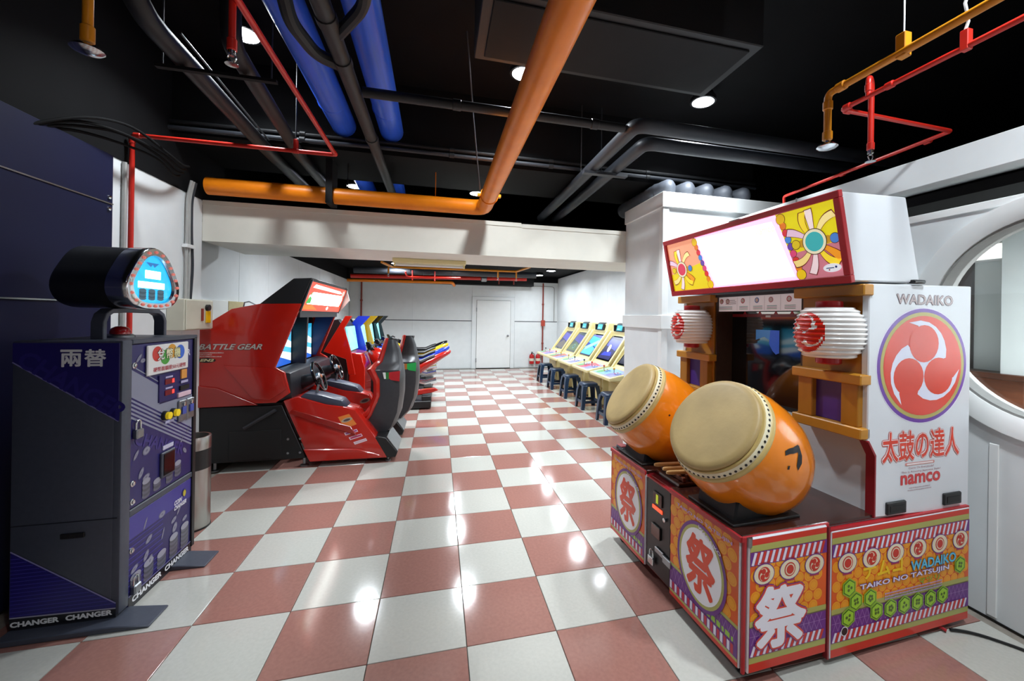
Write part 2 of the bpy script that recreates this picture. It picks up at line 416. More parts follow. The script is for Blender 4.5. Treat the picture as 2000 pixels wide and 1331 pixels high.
lamp(2.40, 3.40, 3.62, 'bright bare downlight glowing alone in the black ceiling over the drum machine')
lamp(-1.08, 5.78, 3.22, 'small downlight above the white beam, just left of the blue duct ends', r=.1, power=LAMP_W*.5)
lamp(.48, 5.62, 3.22, 'small downlight tucked behind the elbow of the big orange pipe', r=.1, power=LAMP_W*.5)
lamp(.65, -.4, 3.62, 'round downlight in the black ceiling straight above the viewer', power=LAMP_W*.6)
lamp(1.95, .6, 3.62, 'round downlight in the black ceiling above the window wall, out of view', power=LAMP_W*1.1, spread=150)
far = [(2.6, 6.1, 'rear downlight above the nearest cream game cabinet, hidden by the beam'), (2.55, 7.15, 'rear downlight above the dark blue screen cabinet, hidden by the beam'), (2.6, 8.5, 'rear downlight above the middle cream cabinet, hidden by the beam'),
       (2.74, 10.0, 'larger of the two flush downlights showing under the beam at right'), (2.72, 11.2, 'smaller flush downlight under the beam, nearest the back wall corner'),
       (.46, 6.42, 'rear downlight over the aisle, right behind the white beam'), (.42, 8.3, 'rear downlight over the middle of the aisle, hidden by the beam'), (.42, 9.55, 'rear downlight over the aisle nearest the back door, hidden by the beam'),
       (-.95, 6.42, 'rear downlight above the second racing seat, hidden by the beam'), (-.95, 9.9, 'rear downlight above the black motorbike game, hidden by the beam')]
for x, y, lb in far: lamp(x, y, 2.73, lb, r=.115, power=LAMP_W*(.45 if x > 2 else .9), rod=False, spread=160)
t = thing('light_box', 'bright light panel high on the wall seen through the round window', 'lamp', (4.5, 2.44, 2.1))
MB().box(-.05, -.14, 0, .08, .12, .13).build('housing', 'white_gloss', t)
MB().box(-.056, -.13, .008, -.05, .11, .122).build('diffuser', mat('panel_glow', 'fdfdf4', .4, emit=3), t)
lamp(3.75, .6, 2.28, 'unseen lamp added to light the space behind the round window', power=150, rod=False, spread=180)  # added fill lamp, itself unseen, brightening the space beyond the window
# fluorescent batten under the beam
t = thing('fluorescent_batten', 'cream unlit fluorescent batten fixed beneath the white beam', 'lamp', (-.11, 5.22, 2.24))
MB().box(-.43, -.07, -.05, .43, .07, 0).build('housing', 'cream_cab', t, bevel=.006)
MB().cyl((-.41, 0, -.072), (.41, 0, -.072), .016, 12).build('tube', 'white_gloss', t)
for x in (-.42, .40): MB().box(x, -.02, -.09, x+.02, .02, -.05).build('end_holder', 'cream_cab', t)

# ================================================================== PIPES AND DUCTS
def arc(p0, c, p1, n=6):
    """rounded corner from p0 to p1 around corner point c"""
    p0, c, p1 = Vector(p0), Vector(c), Vector(p1)
    return [(1-t)**2*p0+2*t*(1-t)*c+t*t*p1 for t in [i/n for i in range(n+1)]]
def path(pts, rad=.08, n=5):
    pts = [Vector(p) for p in pts]; out = [pts[0]]
    for a, b, c in zip(pts, pts[1:], pts[2:]):
        r = min(rad, (b-a).length*.45, (c-b).length*.45)
        out += arc(b+(a-b).normalized()*r, b, b+(c-b).normalized()*r, n)
    return out+[pts[-1]]
def pipe(name, pts, r, m, label, cat='pipe', rad=.08, n=12, group=None):
    return tag(MB().tube(path(pts, rad), r, n).build(name, m), label, cat, group)
def sleeve(parent, p, d, r, l, m, name='coupling'):
    p = Vector(p); d = Vector(d).normalized()
    MB().lathe([(r*.8, -l/2), (r, -l/2+.004), (r, l/2-.004), (r*.8, l/2)], p, d, 14).build(name, m, parent)
def clamp(parent, p, d, r, m):
    sleeve(parent, p, d, r*1.08, .03, m, 'clamp')
def rod(parent, x, y, z, z1=3.752, m='black_pipe', r=.005): MB().cyl((x, y, z), (x, y, z1), r, 6).build('hanger_rod', m, parent)

# big orange pipe with elbow
op = pipe('orange_pipe', [(.46, -1.5, 2.735), (.46, 4.47, 2.735), (-2.1, 4.47, 2.735)], .08, 'orange_pipe', 'big glossy orange pipe running overhead and turning left along the beam', rad=.13, n=20)
MB().lathe([(.082, -.006), (.089, -.004), (.089, .004), (.082, .006)], (.46, 4.0, 2.735), (0, 1, 0), 24).build('clamp', 'orange_pipe', op)
for sx in (-1, 1): MB().box(.46+sx*.10-.014, 3.98, 2.72, .46+sx*.10+.014, 4.02, 2.75).build('clamp_ear', 'yellow_pipe', op, bevel=.003)
MB().tube([(.37, 4.0, 2.78), (.26, 3.55, 3.30), (.18, 3.2, 3.75)], .006, 6).build('brace_rod', 'grey_pipe', op)
rod(op, -.05, 4.47, 2.80, 3.08, m='orange_pipe'); rod(op, -.9, 4.47, 2.80, 3.08)
MB().box(-1.08, 4.37, 2.64, -1.02, 4.58, 3.07).build('hanger_bracket', 'black_paint', op)
# blue ducts
for x, lb in ((-.87, 'left of two glossy blue ducts running along the ceiling'), (-.455, 'right of two glossy blue ducts, crossed by a thin black pipe')):
    p = pipe('blue_duct', [(x+.04, -1.5, 3.3), (x, 4.13, 3.3)], .105, 'blue_duct', lb, 'duct', n=24)
    MB().lathe([(.106, -.008), (.109, 0), (.106, .008)], (x, 3.66, 3.3), (0, 1, 0), 24).build('seam', 'blue_duct', p)
for x, lb in ((-.93, 'short blue duct end behind the dark ceiling beam, beside the small lamp'), (-.55, 'short blue duct end behind the dark beam, right of its twin')):
    tag(MB().tube([(x, 5.0, 3.24), (x-.02, 6.4, 3.24)], .1, 20).build('blue_duct', 'blue_duct'), lb, 'duct')
# black insulated pipes along the depth
p = pipe('black_pipe', [(-1.40, 2.20, 3.75), (-1.41, 2.28, 3.0), (-1.49, 4.10, 3.0), (-1.50, 5.5, 3.0)], .052, 'black_pipe', 'thick black insulated pipe bending down at the upper left of the ceiling', rad=.25, n=16)
MB().tube([(-1.355, 2.6, 3.045), (-1.435, 4.0, 3.045)], .006, 6).build('silver_streak', 'steel', p)  # thin bright steel tube running along the upper edge of the pipe
p = pipe('black_pipe', [(-1.08, 2.45, 3.75), (-1.10, 2.55, 3.0), (-1.24, 4.10, 3.0), (-1.26, 5.5, 3.0)], .048, 'black_pipe', 'second thick black pipe, right beside the thicker one at upper left', n=16)
MB().box(-1.55, 2.74, 2.925, -.95, 2.77, 2.943).build('hanger_channel', 'black_paint', p)
for x in (-1.52, -.98): rod(p, x, 2.755, 2.94, m='grey_pipe')
p = pipe('black_pipe', [(-.545, -1, 3.0), (-.555, 6, 3.0)], .045, 'black_pipe', 'long straight black pipe running between the two blue ducts', n=14)
for y in (1.2, 2.2, 2.55, 3.6): sleeve(p, (-.55, y, 3.0), (0, 1, 0), .051, .07, 'black_pipe')
MB().tube(path([(-.55, 2.6, 3.0), (-.68, 2.52, 3.0), (-.74, 2.3, 3.02), (-.72, 1.9, 3.2)], .06), .035, 10).build('branch', 'black_pipe', p)
MB().tube(path([(-.55, 2.35, 3.0), (-.36, 2.1, 3.03), (-.30, 1.7, 3.05), (-.30, 1.2, 3.1)], .08), .03, 10).build('branch', 'black_pipe', p)
MB().tube([(-.9, 1.92, 3.05), (-.55, 1.95, 3.02)], .028, 10).build('branch', 'black_pipe', p)
p = pipe('black_pipe', [(-.495, 2.86, 3.0), (1.34, 2.86, 3.0)], .032, 'black_pipe', 'thin black pipe crossing the ceiling from the blue ducts to the right', n=12)
for x in (.1, 1.1): sleeve(p, (x, 2.86, 3.0), (1, 0, 0), .037, .06, 'black_pipe')
for k, (x, y, xe, lb) in enumerate(((1.40, 2.78, 3.9, 'upper grey elbow pipe turning right below the ceiling lamp'), (1.62, 3.05, 3.7, 'lower grey elbow pipe turning right above the white column'))):
    p = pipe('grey_elbow_pipe', [(x+.02, 5.8, 3.0), (x, y, 3.0), (xe, y, 3.0)], .055, 'grey_pipe', lb, rad=.09, n=14)
    rod(p, x, 4.0, 3.05, m='grey_pipe'); 
MB_ = MB().box(1.30, 3.62, 2.92, 1.74, 3.68, 2.945)
tag(MB_.build('hanger_channel', 'grey_pipe'), 'grey steel channel slung beneath the two elbow pipes', 'bracket')
for x in (1.32, 1.72): pass
# thin conduits across the dark beam
for k, (y, z, lb) in enumerate(((4.09, 3.17, 'upper thin conduit running along the dark ceiling beam'), (4.08, 3.117, 'lower thin conduit running along the dark ceiling beam'))):
    p = pipe('conduit', [(-2.2, y, z-.02), (-.5, y, z), (3.6, y, z)], .018, 'grey_pipe' if k else 'black_pipe', lb, n=10)
    for x in (-1.2, .1, 1.1, 2.2): sleeve(p, (x, y, z), (1, 0, 0), .024, .05, 'black_pipe')
# dark air-handling box
t = thing('air_handler', 'dark air-conditioning box hanging from the ceiling right of the orange pipe', 'air conditioner', (1.06, 2.42, 3.25))
MB().box(-.86, -.30, 0, .86, .30, .40).build('casing', mat('dark_casing', '1b1b1d', .55, noise=.1, nscale=5), t, bevel=.006)
MB().box(-.80, -.25, -.012, .80, .25, 0).build('access_panel', 'black_paint', t, bevel=.004)
for x in (-.8, .8):
    for y in (-.25, .25): MB().cyl((x, y, .4), (x, y, .502), .006, 6).build('hanger_rod', 'black_pipe', t)
t = tag(MB().box(-.1, .4, 3.35, 1.72, 1.75, 3.745).build('supply_duct', 'black_paint', bevel=.01), 'large flat black supply duct at the top edge of the ceiling', 'duct')
# grey flexible ducts over the column
for i in range(5):
    x = 2.36+i*.235
    mb = MB(); n = 26
    pts = [(x, 3.62+.05*j, 2.955+ (.0 if j < 18 else 0)) for j in range(n)]
    mb.tube([(x+.06-.10*min(1, j/8), 3.88+.008*j if j < 5 else 3.92+.05*(j-5), 2.955-(.0, .0)[0]) for j in range(n)], [.03, .062, .080, .089, .094]+[.095 if j % 2 else .091 for j in range(n-5)], 18)
    o = tag(mb.build('flexible_duct', 'grey_duct', sharp=60), ['leftmost', 'second', 'middle', 'fourth', 'rightmost'][i]+' of five grey round ducts lying on top of the white column', 'duct', 'grey ducts on the column')
    MB().lathe([(.096, -.004), (.099, 0), (.096, .004)], (x-.03, 4.05, 2.945), (-.3, 1, .2), 18).build('band', 'black_pipe', o)

# ---- sprinkler lines
def sprinkler(parent, p, kind='pendent', k=1):
    x, y, z = p
    mb = MB()
    if kind == 'dish':
        mb.lathe([(a*k, b*k) for a, b in ((.012, .0), (.012, -.02), (.05, -.035), (.062, -.05), (.05, -.06), (.02, -.068), (0, -.07))], p, (0, 0, 1), 18)
    else:
        mb.lathe([(.014, 0), (.014, -.018), (.008, -.022), (.008, -.026)], p, (0, 0, 1), 12)
        for s in (-1, 1): mb.tube([(x+s*.010, y, z-.02), (x+s*.016, y, z-.035), (x+s*.005, y, z-.055)], .003, 6)
        mb.lathe([(.004, -.055), (.024, -.058), (.024, -.061), (.004, -.063)], p, (0, 0, 1), 14)
    mb.build('sprinkler_head', 'chrome', parent)
# yellow line, upper right
yp = pipe('yellow_pipe', [(1.89, -.6, 2.7), (1.87, 1.64, 2.7), (1.87, 1.64, 2.47)], .0165, 'yellow_pipe', 'yellow sprinkler pipe running in from the upper right with a drop', rad=.03, n=14)
sleeve(yp, (1.87, 1.57, 2.7), (0, 1, 0), .022, .045, 'yellow_pipe'); sleeve(yp, (1.87, 1.64, 2.64), (0, 0, 1), .022, .045, 'yellow_pipe'); sleeve(yp, (1.87, 1.64, 2.49), (0, 0, 1), .022, .045, 'yellow_pipe')
sprinkler(yp, (1.87, 1.64, 2.472), 'dish', .75)
MB().box(1.862, 1.285, 2.68, 1.90, 1.325, 2.78).build('hanger_clip', 'yellow_pipe', yp, bevel=.003); rod(yp, 1.882, 1.305, 2.77, m='steel')
# red line, upper right
rp = pipe('red_pipe', [(2.09, -.6, 2.7), (2.08, 1.74, 2.7), (2.92, 1.76, 2.7), (3.05, 3.1, 2.7), (3.06, 3.1, 2.5)], .012, 'red_pipe', 'red sprinkler pipe zigzagging at the upper right with a gooseneck drop', rad=.02, n=12)
MB().tube(path([(2.08, 1.60, 2.7), (2.08, 1.60, 2.80), (2.15, 1.64, 2.80), (2.15, 1.64, 2.45)], .05), .0135, 12).build('gooseneck', 'red_pipe', rp)
for q, d in (((2.08, 1.60, 2.74), (0, 0, 1)), ((2.15, 1.64, 2.47), (0, 0, 1)), ((2.08, 1.71, 2.7), (0, 1, 0)), ((2.12, 1.742, 2.7), (1, 0, 0)), ((2.08, 1.50, 2.7), (0, 1, 0)), ((2.95, 1.9, 2.7), (.1, 1, 0)), ((3.0, 2.5, 2.7), (.1, 1, 0))): sleeve(rp, q, d, .017, .04, 'red_pipe')
sprinkler(rp, (2.15, 1.64, 2.452))
MB().box(2.07, 1.195, 2.685, 2.10, 1.225, 2.77).build('hanger_clip', 'red_pipe', rp, bevel=.003)
mb = MB(); mb.tube([(2.086+.006*math.sin(i*2.1), 1.21+.006*math.cos(i*2.1), 2.765+i*.04) for i in range(26)], .006, 6); mb.build('hanger_rope', mat('white_rope', 'd8d8d8', .8, noise=.2), rp)
# red line, upper left: along the ceiling, across, down the wall
rl = pipe('red_pipe', [(-.80, -.5, 2.83), (-.815, 3.58, 2.83), (-2.16, 3.60, 2.83), (-2.16, 3.60, .06)], .0155, 'red_pipe', 'red sprinkler pipe crossing the left ceiling and running down the wall', rad=.03, n=14)
for q, d in (((-.815, 3.55, 2.83), (0, 1, 0)), ((-1.10, 3.585, 2.83), (1, 0, 0)), ((-2.13, 3.6, 2.83), (1, 0, 0)), ((-2.16, 3.6, 2.79), (0, 0, 1)), ((-2.16, 3.6, 1.2), (0, 0, 1))): sleeve(rl, q, d, .0195, .045, 'red_pipe')
MB().box(-1.115, 3.57, 2.82, -1.085, 3.60, 2.92).build('hanger_clip', 'red_pipe', rl, bevel=.003); rod(rl, -1.10, 3.585, 2.92)
MB().tube([(-.83, 1.93, 2.84), (-.83, 1.93, 2.63)], .013, 12).build('drop', 'red_pipe', rl); sleeve(rl, (-.83, 1.93, 2.65), (0, 0, 1), .018, .05, 'red_pipe')
sprinkler(rl, (-.83, 1.93, 2.63))
tag(MB().tube([(-2.185, 3.57, .02), (-2.185, 3.57, 2.62)], .014, 8).build('wall_conduit', mat('grey_conduit', 'a9a9a6', .4, noise=.05)), 'thin grey conduit on the wall behind the red pipe', 'pipe')
# orange drop at the far upper left
od = pipe('orange_drop_pipe', [(-1.12, 1.66, 3.75), (-1.12, 1.66, 2.44)], .0135, 'yellow_pipe', 'orange drop pipe with a round sprinkler head at the far upper left', n=14)
sleeve(od, (-1.12, 1.66, 2.46), (0, 0, 1), .018, .055, 'yellow_pipe'); sprinkler(od, (-1.12, 1.66, 2.442), 'dish', .68)

# ---- rear-room pipes seen under the beam
p = pipe('yellow_pipe', [(-1.02, 8.0, 2.52), (-.98, 9.3, 2.585), (1.72, 9.3, 2.60), (1.80, 8.2, 2.58)], .024, 'yellow_pipe', 'yellow pipe loop beneath the rear ceiling, seen under the white beam', n=10)
for x in (-1.05, 1.3, 1.72): MB().tube([(x, 9.3, 2.58), (x, 9.3, 2.44)], .018, 8).build('drop', 'yellow_pipe', p); sprinkler(p, (x, 9.3, 2.44))
p = pipe('black_duct_pipe', [(-1.9, 10.2, 2.585), (2.4, 10.2, 2.62)], .075, 'grey_pipe', 'dark grey round duct across the rear ceiling', 'duct', n=16)
p = pipe('red_pipe', [(-.75, 9.9, 2.56), (-.72, 10.0, 2.44), (.5, 10.0, 2.47)], .018, 'red_pipe', 'thin red pipe among the rear ceiling pipes', n=10)
for x in (-.6, -.1): MB().tube([(x, 10, 2.6), (x, 10, 2.37)], .014, 8).build('drop', 'red_pipe', p)
p = pipe('red_main_pipe', [(-2.1, 10.9, 2.50), (2.3, 10.9, 2.58)], .05, 'red_pipe', 'thicker red main pipe along the back of the rear ceiling', n=14)
MB().lathe([(.055, -.08), (.085, -.06), (.085, .06), (.055, .08)], (1.15, 10.9, 2.555), (1, 0, 0), 14).build('valve_body', 'steel', p)
for x in (1.55, 1.95): MB().tube([(x, 10.9, 2.58), (x, 10.9, 2.42)], .016, 8).build('drop', 'dark_red_pipe', p)
p = pipe('orange_pipe', [(-2.3, 11.5, 2.44), (.35, 11.5, 2.47), (.42, 11.9, 2.42)], .04, 'orange_pipe', 'orange pipe low along the rear wall, seen under the beam', n=12)
tag(MB().box(-2.39, 11.95, 2.47, 2.75, 12.29, 2.79).build('black_duct', 'black_paint'), 'flat black duct along the top of the back wall', 'duct')
for o_, pts_ in (('yellow_pipe.001', ((-.6, 9.3), (.9, 9.3))), ('black_duct_pipe', ((-1.2, 10.2), (1.4, 10.2))), ('red_pipe.002', ((-.35, 10.0), (.3, 10.0))), ('red_main_pipe', ((-1.3, 10.9), (.6, 10.9))), ('orange_pipe.001', ((-1.5, 11.5), (-.2, 11.5)))):
    q_ = bpy.data.objects[o_]
    for hx, hy in pts_: MB().cyl((hx, hy, 2.50), (hx, hy, 2.80), .006, 6).build('hanger_rod', 'black_pipe', q_)
for x, lb in ((-2.08, 'thin red standpipe on the back wall at the left'), (3.12, 'thin red standpipe with alarm box on the back wall at the right')):
    p = pipe('red_standpipe', [(x, 12.26, .05 if x > 0 else .8), (x, 12.26, 2.6 if x > 0 else 2.46)], .022, 'dark_red_pipe', lb, n=10)
    for z in (1.95, .75): sleeve(p, (x, 12.26, z), (0, 0, 1), .034, .05, 'dark_red_pipe')
    if x > 0: MB().box(x-.06, 12.21, 1.28, x+.06, 12.25, 1.46).build('alarm_box', mat('alarm_red', 'b3402e', .4, noise=.08), p, bevel=.006)
p = pipe('wall_conduit', [(2.75, 12.28, 2.50), (3.48, 12.28, 2.50), (3.48, 12.28, 1.42)], .012, 'grey_conduit', 'thin grey conduit bent around the back wall corner', n=8)

# ================================================================== LEFT WALL FITTINGS
t = thing('blue_partition', 'tall navy blue panelled partition at the left edge', 'partition', (-2.13, 2.6, 0))
for a, b in ((.02, 1.612), (1.622, 2.268), (2.278, 2.60)): MB().box(-.06, -3.0, a, .0, .78, b).build('panel', 'navy_panel', t, bevel=.002)
for z in (1.617, 2.273): MB().box(-.05, -3.0, z-.004, .004, .78, z+.004).build('seam_strip', 'steel', t)
for z in (2.235, 2.312):
    MB().lathe([(.014, 0), (.012, .008), (0, .012)], (0, .745, z), (1, 0, 0), 12).build('bolt', 'chrome', t)
t = thing('electrical_box', 'beige electrical switch box on the left wall with a yellow handle', 'switch box', (-2.2, 4.3, 1.40))
MB().box(0, -.22, 0, .13, .22, .27).build('casing', 'beige_box', t, bevel=.006)
MB().box(.13, -.21, .008, .14, .21, .262).build('cover', 'beige_box', t, bevel=.004)
MB().cyl((.14, .10, .2), (.165, .10, .2), .028, 12).build('knob', 'black_plastic', t)
MB().box(.14, .08, .06, .152, .15, .17).build('yellow_plate', 'yellow_gloss', t, bevel=.003)
MB().box(.14, .01, .08, .15, .035, .19).build('label_strip', 'dark_red_pipe', t)
t = thing('conduit_bundle', 'three grey conduits running down the wall into the switch box', 'pipe', (-2.19, 4.33, 1.67))
for k, (dy, b) in enumerate(((-.035, 0), (0, .02), (.035, .05))):
    MB().tube(path([(.02, dy, 0), (.02, dy+b*.6, .3), (.02, dy, .62), (.02, dy, .9), (.06, dy-.02, 1.05)], .1), .011, 8).build('conduit', 'grey_conduit' if k != 2 else 'grey_pipe', t)
MB().box(-.002, -.06, .46, .04, .06, .49).build('saddle_clip', 'white_gloss', t)
# black cable bundle over the partition and along the wall top
for k in range(4):
    dz = k*.028-.03; dx = k*.022
    pts = [(-2.165+dx*.3, 2.80, 2.53+dz*.3), (-2.13+dx, 3.05, 2.66+dz), (-2.08+dx, 3.35, 2.71+dz+.03*(k % 2)), (-2.06+dx, 3.68, 2.72+dz*.6), (-2.1+dx, 3.95, 2.70+dz), (-2.14+dx, 4.12, 2.74+dz)]
    sm = []
    for i in range(len(pts)-1):
        P0 = Vector(pts[max(i-1, 0)]); P1 = Vector(pts[i]); P2 = Vector(pts[i+1]); P3 = Vector(pts[min(i+2, len(pts)-1)])
        for q in range(5):
            u = q/5; sm.append(.5*((2*P1)+(-P0+P2)*u+(2*P0-5*P1+4*P2-P3)*u*u+(-P0+3*P1-3*P2+P3)*u**3))
    tag(MB().tube(sm+[pts[-1]], .009, 8).build('black_cable', 'black_ceiling'), ['lowest', 'second', 'third', 'topmost'][k]+' of the black cables sagging along the top of the left wall', 'cable', 'black cables on the left wall')
t = thing('notice_board', 'white and tan board on the rear left wall behind the red cabinet', 'board', (-2.4, 5.62, 1.25))
MB().box(0, -.62, 0, .03, -.10, .44).build('white_board', mat('board_glow', 'fbfbf5', .4), t, bevel=.003)
MB().box(0, -.10, 0, .035, .28, .44).build('tan_board', mat('tan_board', 'c9b98a', .5, noise=.05), t, bevel=.003)
# trash can
t = thing('trash_can', 'brushed steel cylindrical trash can with a black band behind the change machine', 'trash can', (-1.72, 3.5, 0))
MB().lathe([(.118, .0), (.118, .012)], n=32).build('base_ring', 'black_plastic', t)
MB().lathe([(.115, .012), (.115, .43)], n=32).build('body', 'steel_brush', t)
MB().lathe([(.116, .43), (.116, .57)], n=32).build('band', 'black_plastic', t)
MB().lathe([(.115, .57), (.115, .655), (.112, .66), (.10, .66), (.10, .60)], n=32, caps=False).build('collar', 'steel_brush', t)
MB().lathe([(.10, .61), (.05, .60), (0, .60)], n=24).build('ash_plate', 'black_plastic', t)
# power cord at right
pts = [(2.535, 1.50, .012), (2.61, 1.465, .010), (2.68, 1.40, .008), (2.75, 1.28, .008), (2.72, 1.16, .008), (2.62, 1.08, .008), (2.55, 1.14, .008), (2.60, 1.24, .008), (2.72, 1.20, .02)]
sm = []
for i in range(len(pts)-1):
    P0 = Vector(pts[max(i-1, 0)]); P1 = Vector(pts[i]); P2 = Vector(pts[i+1]); P3 = Vector(pts[min(i+2, len(pts)-1)])
    for k in range(5):
        u = k/5; sm.append(.5*((2*P1)+(-P0+P2)*u+(2*P0-5*P1+4*P2-P3)*u*u+(-P0+3*P1-3*P2+P3)*u**3))
tag(MB().tube(sm+[pts[-1]], .007, 8).build('power_cord', 'black_satin'), 'black power cord curling on the floor beside the drum machine', 'cord')

# ================================================================== DRUM GAME MACHINE
K = thing('drum_game_machine', 'tall white drum game cabinet with two orange drums and festival graphics', 'arcade machine', (1.275, 1.475, 0), R(2.4))
RED, OLV, PUR, WHT, ORG, YEL, CRM = 'd0301c', 'aeae5c', '6b2a86', 'e9e6f4', 'e05a14', 'f0a016', 'e8dfc0'
# --- base
MB().box(.004, .006, .07, .445, 1.234, .625).build('drum_base', 'trim_dark_red', K, bevel=.006)
MB().box(.462, .006, .06, 1.42, 1.42, .625).build('cabinet_base', 'white_cab', K, bevel=.006)
dk = MB().prism([(-.012, 0), (.47, 0), (.47, 1.24), (-.012, 1.24), (-.012, .77), (.045, .77), (.045, .52), (-.012, .52)], 2, .625, .645).build('deck', 'deck_brown', K, bevel=.004)
for a, b in ((0, .52), (.77, 1.24)): MB().box(-.02, a, .615, -.008, b, .642).build('deck_edging', 'trim_red', K, bevel=.003)
MB().box(-.015, -.006, .618, .47, .004, .643).build('deck_edging', 'trim_red', K, bevel=.003)
MB().box(.455, .0, .625, .76, 1.40, .642).build('shelf_board', 'deck_brown', K)
for (u, v) in ((0, 0), (0, 1.24)): MB().cyl((u, v, .062), (u, v, .64), .009, 8).build('corner_edging', 'trim_red', K)
MB().cyl((.02, -.004, .6), (.02, -.004, .64), .014, 8).build('corner_cap', 'steel', K)
MB().box(.012, -.014, .60, .07, -.002, .628).build('tape_patch', mat('clear_tape', 'e4ddd6', .25, noise=.1), K)
for (u, v) in ((.06, .07), (.06, 1.17)): MB().lathe([(.02, 0), (.028, .012), (.012, .03), (.012, .08)], (u, v, 0), n=12).build('levelling_foot', 'black_plastic', K)
for (u, v) in ((.10, .24), (.10, 1.0), (1.3, .15), (1.3, 1.25)):
    w_ = MB().lathe([(.035, -.012), (.038, 0), (.035, .012)], (u, v, .038), (0, 1, 0), 16).build('caster', 'grey_duct', K)
    MB().box(u-.02, v-.02, .04, u+.02, v+.02, .075).build('caster_fork', 'steel', w_)
# --- printed panels
def bands(d, x0, x1, z0, z1, mid=True):
    """festival bands between z0 and z1, stripes top and bottom"""
    h = z1-z0; Y = lambda f: z0+h*f
    d.rect(x0, z0, x1, z1, RED, 0)
    d.rect(x0, Y(.065), x1, Y(.115), OLV, 1); d.rect(x0, Y(.905), x1, Y(.955), OLV, 1)
    d.rect(x0, Y(.225), x1, Y(.885), ORG, 1)
    d.rect(x0, Y(.2), x1, Y(.345), PUR, 3); d.rect(x0, Y(.335), x1, Y(.385), OLV, 3)
    # coins
    r = .026; k = 0; y = Y(.40)
    while y < Y(.82):
        x = x0+r*1.1+(k % 2)*r
        while x < x1-r:
            d.disc(x, y, r*.98, YEL, 2, 16)
            d.disc(x, y, r*.70, 'e88a10', 2.3, 12); d.disc(x, y, r*.62, YEL, 2.6, 12)
            x += r*2.05
        y += r*1.75; k += 1
    # hexagon lattice lines on the purple band
    x = x0+.01
    while x < x1-.03:
        d.line(x, Y(.205), x+.03, Y(.33), .0016, 'b48cc4', 4); d.line(x+.03, Y(.205), x, Y(.33), .0016, 'b48cc4', 4); x += .03
    d.line(x0, Y(.268), x1, Y(.268), .0016, 'b48cc4', 4)
    for f0, f1 in ((.115, .2), (.8, .905)):
        d.rect(x0, Y(f0), x1, Y(f1), PUR, 4)
        x = x0+.004; i = 0; hh = Y(f1)-Y(f0)
        while x+.030 < x1:
            d.poly([(x, Y(f0)+hh*.08), (x+.013, Y(f0)+hh*.04), (x+.030, Y(f1)-hh*.08), (x+.017, Y(f1)-hh*.04)], WHT if i % 2 == 0 else RED, 5)
            x += .0165; i += 1
def lantern_icon(d, x, y, swirl=True, r=.05):
    d.rect(x-r*.5, y-r*.98, x+r*.5, y+r*.98, 'b02a50', 5)
    d.disc(x, y, r*1.08, PUR, 6, 20, ry=r*.88); d.disc(x, y, r, CRM, 7, 20, ry=r*.8)
    if swirl: d.tomoe(x, y, r*.6, 'c8301e', CRM, 8, rot=.3)
    else:
        d.disc(x, y, r*.58, 'c8301e', 8, 18); d.disc(x, y, r*.48, CRM, 9, 18); d.disc(x, y, r*.38, 'c8301e', 10, 18)
def hexa(d, x, y, r, k):
    H6 = lambda s: [(x+s*math.cos(R(30+60*i)), y+s*math.sin(R(30+60*i))) for i in range(6)]
    d.poly(H6(r), '8fbf2a', 9); d.poly(H6(r*.86), '2f5a14', 10); d.poly(H6(r*.76), '9fd030', 11)
    for j in range(3+k % 3): a = 2*PI*j/(3+k % 3)+k; d.disc(x+r*.24*math.cos(a), y+r*.24*math.sin(a), r*.16, '4f6a22', 12, 8)
# near side, front board
MB().box(.012, -.014, .062, .448, .004, .638).build('print_board', 'white_cab', K, bevel=.005)
d = DC((0, -.014, 0), (1, 0, 0), (0, 0, 1)); bands(d, .018, .442, .068, .632)
for i, x in enumerate((.089, .229, .37)): lantern_icon(d, x, .478, i != 1, .053)
d.text('祭', .030, .142, .292, '7a2080', 9, .075, width=.304); d.text('祭', .034, .146, .284, 'd8452a', 10, .06, width=.296); d.text('祭', .041, .153, .270, 'efeef8', 11, .034, width=.282)
d.build('printed_graphics', K, 'festival print of lanterns, coins and a large white character')
# near side, rear board
MB().box(.462, -.02, .03, 1.412, .004, .612).build('print_board', 'white_cab', K, bevel=.005)
MB().box(.452, -.018, .03, .462, .006, .63).build('board_edging', 'trim_dark_red', K)
MB().box(.46, -.018, .607, 1.412, .004, .618).build('board_edging', 'trim_red', K)
d = DC((0, -.02, 0), (1, 0, 0), (0, 0, 1)); bands(d, .468, 1.406, .036, .604)
for i, x in enumerate((.56, .712, .869, 1.026, 1.18, 1.336)): lantern_icon(d, x, .456, i % 2 == 1, .055)
d.text('ナムコ', .66, .36, .075, 'f0c818', 6, .03, width=.26); d.text('WADAIKO', .972, .349, .052, '1f5a9c', 9, .045, width=.33); d.text('WADAIKO', .975, .352, .046, '5ec8ea', 10, .02, width=.324)
d.text('TAIKO NO TATSUJIN', .634, .310, .036, '5a2a90', 11, .06, width=.616); d.text('TAIKO NO TATSUJIN', .637, .313, .030, 'eae6fa', 12, .02, width=.61)
d.text('マツリ', 1.03, .278, .028, '7fae2a', 9, .02, width=.15)
for k in range(3): d.bars(.80, .268-.013*k, .40, .008, 'b49ad0', 9, k)
for k, (x, z) in enumerate(((.571, .34), (.614, .271), (.705, .27), (.567, .205), (.747, .201), (.839, .198), (.932, .196), (1.024, .195), (1.116, .193), (1.205, .197), (1.333, .328))): hexa(d, x, z, .046, k)
d.disc(.545, .146, .022, 'efeaf0', 9, 16); d.disc(.545, .146, .018, '1a1418', 10, 16)
d.build('printed_graphics', K, 'festival print with row of lanterns and green hexagons')
